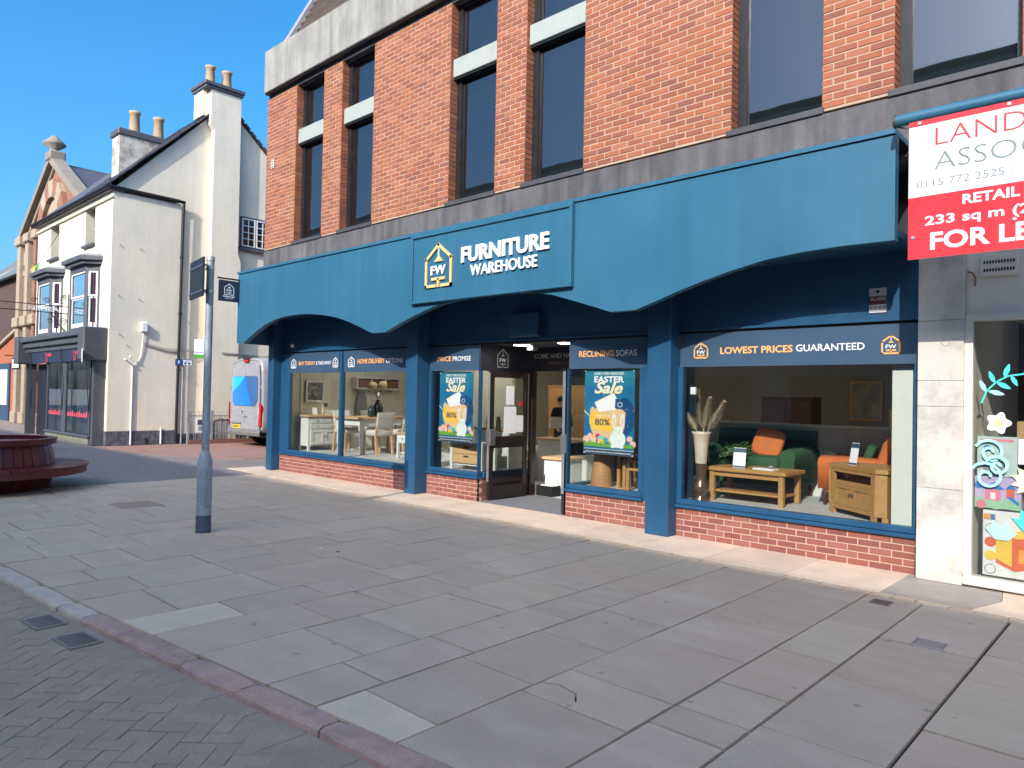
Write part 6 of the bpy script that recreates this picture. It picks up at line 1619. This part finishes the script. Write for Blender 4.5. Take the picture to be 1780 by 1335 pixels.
# railings
rl = thing('hooped_railing', 'grey hooped metal railing in front of the cream gable', 'railing', (-21.95, 2.5, 0))
b = MB()
for y in (-1.0, -.28, .9, 1.9): 
    b = MB(); b.box(-.03, .03, y - .03, y + .03, 0, 1.02, m_galv); b.build('post', rl)
b = MB(); b.box(-.012, .012, -.97, 1.87, .30, .335, m_galv); b.box(-.012, .012, -.97, 1.87, .84, .87, m_galv); b.build('rail', rl)
y = -.92
while y < 1.8:
    b = MB(); b.tube([(0, y, .14), (0, y, .93)] + [(0, y + .05 - .05 * math.cos(t), .93 + .06 * math.sin(t)) for t in (.5, 1.05, 1.57, 2.1, 2.6)] + [(0, y + .10, .93), (0, y + .10, .14)], .007, m_galv, 6); b.build('hoop', rl)
    y += .155
b = MB(); b.box(-.06, .06, -1.0, 1.95, .0, .13, mat('low_brick_kerb', (.22, .10, .07), .9, .2, 12)); b.build('kerb_wall', rl)
b = MB(); b.box(-21.92, -21.91, 1.72, 2.12, .36, .78, m_paper); b.box(-21.909, -21.907, 1.77, 2.07, .58, .74, m_sill); b.box(-21.909, -21.907, 1.8, 2.05, .4, .55, m_lead); b.build('railing_notice', label='white poster with dark picture fixed to the hooped railing', cat='poster')
cy_ = thing('cycle_stand', 'grey arched cycle stand behind the railing', 'cycle stand', (-22.1, 2.8, 0))
b = MB(); b.tube([(0, -.45, 0), (0, -.45, .6)] + [(0, -.45 + .12 * (1 - math.cos(t)), .6 + .12 * math.sin(t)) for t in (.5, 1.0, 1.57)] + [(0, .33 + .12 * math.sin(t), .6 + .12 * math.cos(t)) for t in (0, .5, 1.0)] + [(0, .45, .6), (0, .45, 0)], .025, m_black, 8); b.build('hoop', cy_)

# ------------------------------------------------------------------ van
m_van = mat('silver_white_paint', (.29, .295, .315), .28, .04, 2, .01, coat=.6)
m_vgrey = mat('grey_bumper_plastic', (.16, .155, .15), .65, .1, 6)
van = thing('delivery_van', 'silver white high roof delivery van parked in the side street', 'van', (-20.45, 2.52, 0))
def sect(y, hw, z0, zt, top=.80, r=.3):
    pts = []
    for x, z in ((hw, z0), (hw + .01, .9), (hw, 1.4), (hw * .985, 1.9), (hw * .94, zt - .38), (hw * .88, zt - .16), (hw * .76, zt - .045), (hw * .5, zt - .008), (0, zt)): pts.append((x, y, z))
    return pts + [(-x, yy, z) for x, yy, z in pts[-2::-1]]
b = MB()
b.loft([sect(.06, .93, .5, 2.55), sect(.02, .98, .5, 2.58), sect(.10, 1.0, .45, 2.63), sect(.5, 1.0, .42, 2.65), sect(4.1, 1.0, .42, 2.65), sect(4.6, .99, .42, 2.5), sect(5.3, .97, .42, 1.55), sect(5.9, .90, .42, 1.15), sect(6.0, .8, .5, .8)], m_van)
body = b.build('body', van)
def rface(nm, poly, m, y, t=.012, par=None):
    b = MB(); b.prism(poly, (0, y, 0), X3, Z3, NY, 0, t, m); return b.build(nm, par or van)
for s in (-1, 1):
    x0, x1 = (-.88, -.006) if s < 0 else (.006, .88)
    d = rface('rear_door', [(x0, .52), (x1, .52), (x1, 1.4), (x1 * .985 if s > 0 else x1, 2.0), (.80 if s > 0 else x1, 2.42), (x0 if s > 0 else -.80, 2.42), (x0, 1.4)], m_van, .03, .028)
    b = MB(); b.bbox(s * .93 - .03, s * .93 + .03, .0, .06, 1.72, 1.79, m_alu, .01); b.bbox(s * .93 - .03, s * .93 + .03, .0, .06, .72, .79, m_alu, .01); b.build('hinge', van)
    b = MB(); b.prism([(s * (.84 if s > 0 else .965), .62), (s * .99, .62), (s * 1.0, 1.15), (s * .98, 1.3), (s * (.86 if s > 0 else .97), 1.3), (s * (.9 if s > 0 else .97), 1.1)], (0, .02, 0), X3, Z3, NY, -.06, .03, mat('tail_lamp_red', (.42, .008, .01), .2, .15, 20, coat=.5)); tl_ = b.build('tail_lamp', van)
    if s < 0: continue
    b = MB(); b.prism([(s * .845, .98), (s * .89, .95), (s * .885, 1.14), (s * .85, 1.14)], (0, -.012, 0), X3, Z3, NY, .0, .005, m_pink); b.build('lens', tl_)
bl1, bl2, bl3 = mat('film_cyan', (.02, .45, .82), .15), mat('film_blue', (.01, .19, .68), .15), mat('film_navy', (.04, .12, .30), .15)
zt, zb = 2.08, 1.20
rw = rface('rear_window', [(-.78, zb + .12), (-.66, zb), (.62, zb), (.78, zb + .16), (.78, zt - .06), (.70, zt), (-.70, zt), (-.76, zt - .06)], m_black, .001, .006)
rface('film_panel', [(-.775, zb + .40), (-.765, zt - .06), (-.69, zt - .008), (-.02, zt - .008), (-.36, zb + .62)], bl1, -.0055, .002, rw)
rface('film_panel', [(-.775, zb + .13), (-.655, zb + .01), (.38, zb + .01), (-.018, zt - .008), (-.36, zb + .62), (-.775, zb + .395)], bl2, -.0055, .002, rw)
rface('film_panel', [(.385, zb + .01), (.615, zb + .01), (.772, zb + .165), (.772, zt - .065), (.695, zt - .008), (-.013, zt - .008)], bl3, -.0055, .002, rw)
b = MB(); b.lathe([(.06, 0), (.065, .008), (.05, .012)], m_alu, n=20); o = b.build('emblem', van); o.location = (-.14, .0, 1.06); o.rotation_euler = (R(90), 0, 0)
b = MB(); b.bbox(-.03, .16, -.03, .0, .86, .92, m_alu, .012); b.build('door_handle', van)
b = MB(); b.bbox(-.74, -.20, -.035, .0, .655, .70, m_vgrey, .01); b.build('plate_light', van)
b = MB(); b.bbox(-.70, -.24, -.022, .0, .52, .635, mat('plate_yellow', (.80, .55, .04), .4), .004)
for k in range(6): b.box(-.655 + k * .065, -.618 + k * .065, -.0235, -.0222, .545, .61, m_black)
b.build('number_plate', van)
b = MB(); b.loft([[(x, y0 - (.06 if abs(x) < .9 else 0), z) for x in (-1.0, -.9, -.5, 0, .5, .9, 1.0)] for y0, z in ((.06, .32), (-.02, .34), (-.04, .42), (-.02, .5), (.06, .52))], m_vgrey, cap=False, smooth=False, closed=False); b.build('bumper', van)
b = MB(); b.bbox(-.2, .2, -.0, .1, 2.57, 2.63, m_black, .02); b.bbox(-.14, .14, -.01, .05, 2.50, 2.569, MATS['tail_lamp_red'], .01); b.build('high_brake_light', van)
b = MB(); b.bbox(-.9, .9, .02, .04, 2.36, 2.365, m_lead, .001); b.bbox(-1.0, 1.0, .2, 5.6, .28, .45, m_black, .05); b.build('underbody', van)
for sx in (-.82, .82):
    for y in (1.0, 4.7):
        wh = thing('wheel', None, None, (0, 0, 0)); wh.parent = van; wh.location = (sx, y, .34); wh.rotation_euler = (0, R(90), 0)
        b = MB(); b.lathe([(.2, -.1), (.31, -.11), (.34, -.08), (.34, .08), (.31, .11), (.2, .1)], mat('tyre_rubber', (.012, .012, .012), .8), n=24); b.build('tyre', wh, loc=(0, 0, 0))
        b = MB(); b.lathe([(.02, .06), (.12, .05), (.19, .09), (.21, .1)], m_alu, n=20, cap=False); b.build('rim', wh, loc=(0, 0, 0))

# ------------------------------------------------------------------ ornate gabled brick building
m_terr = mat('terracotta_brick', (.27, .13, .08), .85, .16, 3, .14, 60, bump=.2)
m_stone = mat('buff_stone', (.38, .30, .21), .85, .18, 3, .12, 40, bump=.2)
m_cop = mat('grey_coping', (.25, .21, .17), .9, .2, 3)
gb = thing('gabled_brick_building', 'ornate terracotta brick building with a steep stone coped gable', 'building', (-34.5, 1.2, 0), world=True)
GX0, GX1, GY, GA = -39.0, -29.4, 1.0, -34.35
b = MB(); b.prism([(GX0 + .1, 0), (GX1, 0), (GX1, 8.0), (GA, 10.95), (GX0 + .1, 8.0)], (0, 0, 0), X3, Z3, NY, -GY - .4 + 0, -GY, m_terr)
b.box(GX0 + .1, GX1, GY + .41, 14, 0, 7.95, m_terr); b.build('wall', gb)
b = MB()
for xe, ze in ((GX0 - .1, 8.3), (GX1 + .1, 8.3)):
    b.bar((xe, GY - .05, ze - .1), (GA, GY - .05, 11.1), .5, .26, m_cop)
b.build('coping', gb)
b = MB(); b.bbox(GA - .35, GA + .35, GY - .35, GY + .25, 11.0, 11.4, m_cop, .05); b.lathe([(.2, 11.4), (.16, 11.5), (.42, 11.68), (.42, 11.76), (.2, 11.95), (.12, 12.05)], m_cop, (GA, GY - .1, 0), 10); b.build('finial', gb)
b = MB(); 
for k in range(60):
    for sgn, xe in ((1, GX0), (-1, GX1)):
        t = (k + .3) / 60; b.box(xe + (GA - xe) * t - .04, xe + (GA - xe) * t + .06, GY - .1, GY - .002, 7.75 + 3.05 * t, 7.9 + 3.05 * t, m_stone)
b.build('dentils', gb)
b = MB(); n = 9
for k in range(n):
    a0, a1 = math.pi * k / n, math.pi * (k + 1) / n
    b.prism([(GA + r * math.cos(a), 8.15 + r * 1.1 * math.sin(a)) for r, a in ((1.25, a0), (1.9, a0), (1.9, a1), (1.25, a1))], (0, GY, 0), X3, Z3, NY, .002, .2, m_stone if k % 2 == 0 else m_terr)
b.build('arch_ring', gb)
b = MB(); b.prism([(GA - 1.24, 8.15)] + [(GA + 1.24 * math.cos(a), 8.15 + 1.35 * math.sin(a)) for a in [math.pi * (1 - k / 12) for k in range(13)]], (0, GY, 0), X3, Z3, NY, .002, .04, m_stone); b.build('tympanum', gb)
for dx in (-.45, .45):
    b = MB(); b.prism([(GA + dx - .25, 8.2), (GA + dx + .25, 8.2), (GA + dx + .25, 8.7), (GA + dx, 8.95), (GA + dx - .25, 8.7)], (0, GY, 0), X3, Z3, NY, .041, .05, m_dark); b.build('window', gb)
for x0, x1, m in ((GX0 + .05, GX0 + .6, m_stone), (-37.6, -37.1, m_stone), (-36.3, -35.9, m_terr)):
    b = MB(); b.box(x0, x1, GY - .28, GY - .002, .5, 8.0, m); b.bbox(x0 - .1, x1 + .1, GY - .38, GY - .002, 8.001, 8.4, m_stone, .04); b.bbox(x0 - .12, x1 + .12, GY - .4, GY - .002, 4.3, 4.75, m_stone, .04); b.bbox(x0 - .1, x1 + .1, GY - .36, GY - .002, 0, .499, m_stone, .03); b.build('pilaster', gb)
b = MB(); b.bbox(GX0 + .1, GX1, GY - .2, GY - .003, 4.32, 4.6, m_stone, .03); b.bbox(GX0 + .1, GX1, GY - .16, GY - .003, 6.6, 6.85, m_stone, .03); b.build('string_course', gb)
for x0, x1, z0, z1 in ((-39.0, -37.7, 4.9, 7.6), (-37.0, -36.4, 4.9, 7.4)):
    b = MB(); b.box(x0, x1, GY - .08, GY - .003, z0, z1, m_terr); b.prism([(x0 + .1, z1 - .5)] + [((x0 + x1) / 2 + (x1 - x0) / 2 * .8 * math.cos(a), z1 - .5 + .6 * math.sin(a)) for a in [math.pi * (1 - k / 8) for k in range(9)]], (0, GY - .08, 0), X3, Z3, NY, .001, .06, m_stone); b.build('blind_window', gb)
b = MB(); b.box(-38.6, -37.2, GY - .1, GY - .003, 0, 2.5, m_panel); b.box(-38.0, -37.5, GY - .13, GY - .101, .4, 1.8, m_neon); b.build('door', gb)
b = MB(); b.add([(GX0 - .2, GY + .3, 8.0), (GA, GY + .3, 11.0), (GA, 14, 11.0), (GX0 - .2, 14, 8.0)], [(0, 1, 2, 3)], m_slate); b.add([(GX1 + .2, GY + .3, 8.0), (GA, GY + .3, 11.0), (GA, 14, 11.0), (GX1 + .2, 14, 8.0)], [(3, 2, 1, 0)], m_slate); b.build('roof', gb)
# small hanging sign on it
h2 = thing('hanging_sign', 'small white hanging sign in a dark frame on the brick corner', 'hanging sign', (-36.2, .2, 2.9), world=True)
b = MB(); b.tube([(-36.0, -.25, 2.93), (-36.0, .9, 2.93)], .02, m_black, 6); b.build('bracket', h2)
b = MB(); b.bbox(-36.4, -35.2, .1, .14, 2.35, 2.84, m_black, .01); b.box(-36.32, -35.28, .095, .099, 2.42, 2.78, m_paper); b.prism([(-36.2, 2.55), (-35.9, 2.6), (-35.7, 2.7), (-36.1, 2.7)], (0, .095, 0), X3, Z3, NY, .0005, .002, m_neon); b.build('panel', h2)
# low brick wing left of it
lw = thing('brick_wing', 'low orange brick wing with sloping stone coping and a blue framed door', 'building', (-43, 1.2, 0), world=True)
m_redor = mat('orange_red_brick', (.40, .125, .055), .85, .16, 4, .14, 50, bump=.2)
b = MB(); b.prism([(-48, 0), (GX0 + .09, 0), (GX0 + .09, 4.4), (-48, 2.6)], (0, 0, 0), X3, Z3, NY, -1.5, -1.05, m_redor); b.build('wall', lw)
b = MB(); b.bar((-48, 1.2, 2.65), (GX0 + .05, 1.2, 4.45), .6, .14, m_stone); b.build('coping', lw)
b = MB(); b.box(-42.9, -40.9, .98, 1.048, .0, 2.75, m_panel); b.box(-42.6, -41.2, .95, .979, .75, 2.45, m_wpaint); b.build('door', lw)
# dark houses behind
dh = thing('dark_brick_house', 'dark brick house with slate roofs and a stack at the left edge', 'house', (-57, 8, 0), world=True)
m_dkb = mat('dark_brown_brick', (.085, .045, .036), .9, .2, 4, .15, 40); m_dks = mat('mossy_slate', (.13, .135, .135), .8, .25, 3, .2, 30)
b = MB(); b.box(-66, -47, 4, 12, 0, 8.7, m_dkb); b.build('wall', dh)
b = MB(); b.add([(-66, 3.7, 8.6), (-46.8, 3.7, 8.6), (-46.8, 8, 12.8), (-66, 8, 12.8)], [(0, 1, 2, 3)], m_dks); b.bbox(-66, -46.8, 3.6, 3.75, 8.45, 8.6, m_black, .03)
b.bar((-60, 4.5, 9.2), (-50.5, 7.5, 11.4), .35, .3, m_lead); b.build('roof', dh)
b = MB(); b.box(-58.2, -53.6, 6.5, 7.8, 9, 12.8, m_dkb)
for x in (-57, -55.2): b.lathe([(.22, 12.8), (.2, 13.2)], m_dkb, (x, 7.1, 0), 10)
b.build('chimney', dh)
sh = thing('slate_roofed_house', 'large grey slate roof rising behind the dark brick house', 'house', (-66, 22, 0), world=True)
b = MB(); b.box(-82, -50, 16, 30, 0, 12, m_dkb); b.build('wall', sh)
b = MB(); b.add([(-83, 15.5, 12), (-49, 15.5, 12), (-49, 23, 20.2), (-83, 23, 20.2)], [(0, 1, 2, 3)], m_dks); b.add([(-83, 30.5, 12), (-49, 30.5, 12), (-49, 23, 20.2), (-83, 23, 20.2)], [(3, 2, 1, 0)], m_dks); b.build('roof', sh)
an = thing('tv_aerial', 'thin television aerial mast above the roofs at the left', 'aerial', (-48.3, 5, 8))
b = MB(); b.tube([(0, 0, 0), (0, 0, 5.3), (0, 0, 7.2)], [.05, .03, .012], m_lead, 6); b.build('mast', an)
b = MB(); b.tube([(-1.9, 0, 5.5), (2.0, .4, 4.6)], .025, m_lead, 6)
for t in (.1, .35, .6, .85): p = Vector((-1.9, 0, 5.5)).lerp(Vector((2.0, .4, 4.6)), t); b.tube([p + Vector((0, -.5, -.15)), p + Vector((0, .5, .15))], .015, m_lead, 5)
b.tube([(-.6, 0, 5.7), (.8, 0, 5.25)], .02, m_lead, 5); b.build('yagi', an)
fg = thing('bunting_flags', 'scrap of green and yellow bunting on a wire over the street', 'bunting', (-28.6, -1.0, 5.4), world=True)
b = MB(); b.tube([(-29.5, -.9, 6.0), (-28.4, -1.0, 5.7), (-26.0, -.8, 6.9)], .008, m_black, 5); b.build('wire', fg)
b = MB(); b.add([(-28.9, -1.0, 5.72), (-28.4, -1.02, 5.74), (-28.7, -1.05, 5.35)], [(0, 1, 2)], m_yel); b.add([(-28.4, -1.02, 5.74), (-28.0, -1.04, 5.8), (-28.15, -1.0, 5.3)], [(0, 1, 2)], mat('flag_green', (.05, .4, .06), .8)); b.build('flag', fg)

# ------------------------------------------------------------------ the terrace across the road (behind the viewpoint)
ot = thing('opposite_terrace', 'long brick terrace across the road, behind the viewpoint', 'building', (-10, -18, 0), world=True)
OY = -24.0; OH = (-OY - .95) * TOSUN.z / -TOSUN.y + .02
m_ob = mat('opposite_render', (.62, .57, .48), .85, .12, 2, .1, 20)
b = MB(); b.box(-75, 45, OY - 9, OY, -.05, OH - .35, m_ob); b.build('wall', ot)
b = MB(); b.bbox(-75, 45, OY - 9, OY, OH - .349, OH, m_stone, .03); b.build('parapet', ot)
for i in range(22):
    x = -70 + i * 5.2
    for z0, z1, w in ((.5, 2.8, 3.4), (4.4, 6.1, 1.2), (7.6, 9.3, 1.2), (11, 12.6, 1.2)):
        o = MB(); o.box(x, x + w, OY + .002, OY + .05, z0, z1, m_wpaint if z0 > 4 else m_dgrey); f = o.build('window', ot)
        o = MB(); o.box(x + .1, x + w - .1, OY + .051, OY + .055, z0 + .1, z1 - .1, m_glaze); o.build('pane', f)
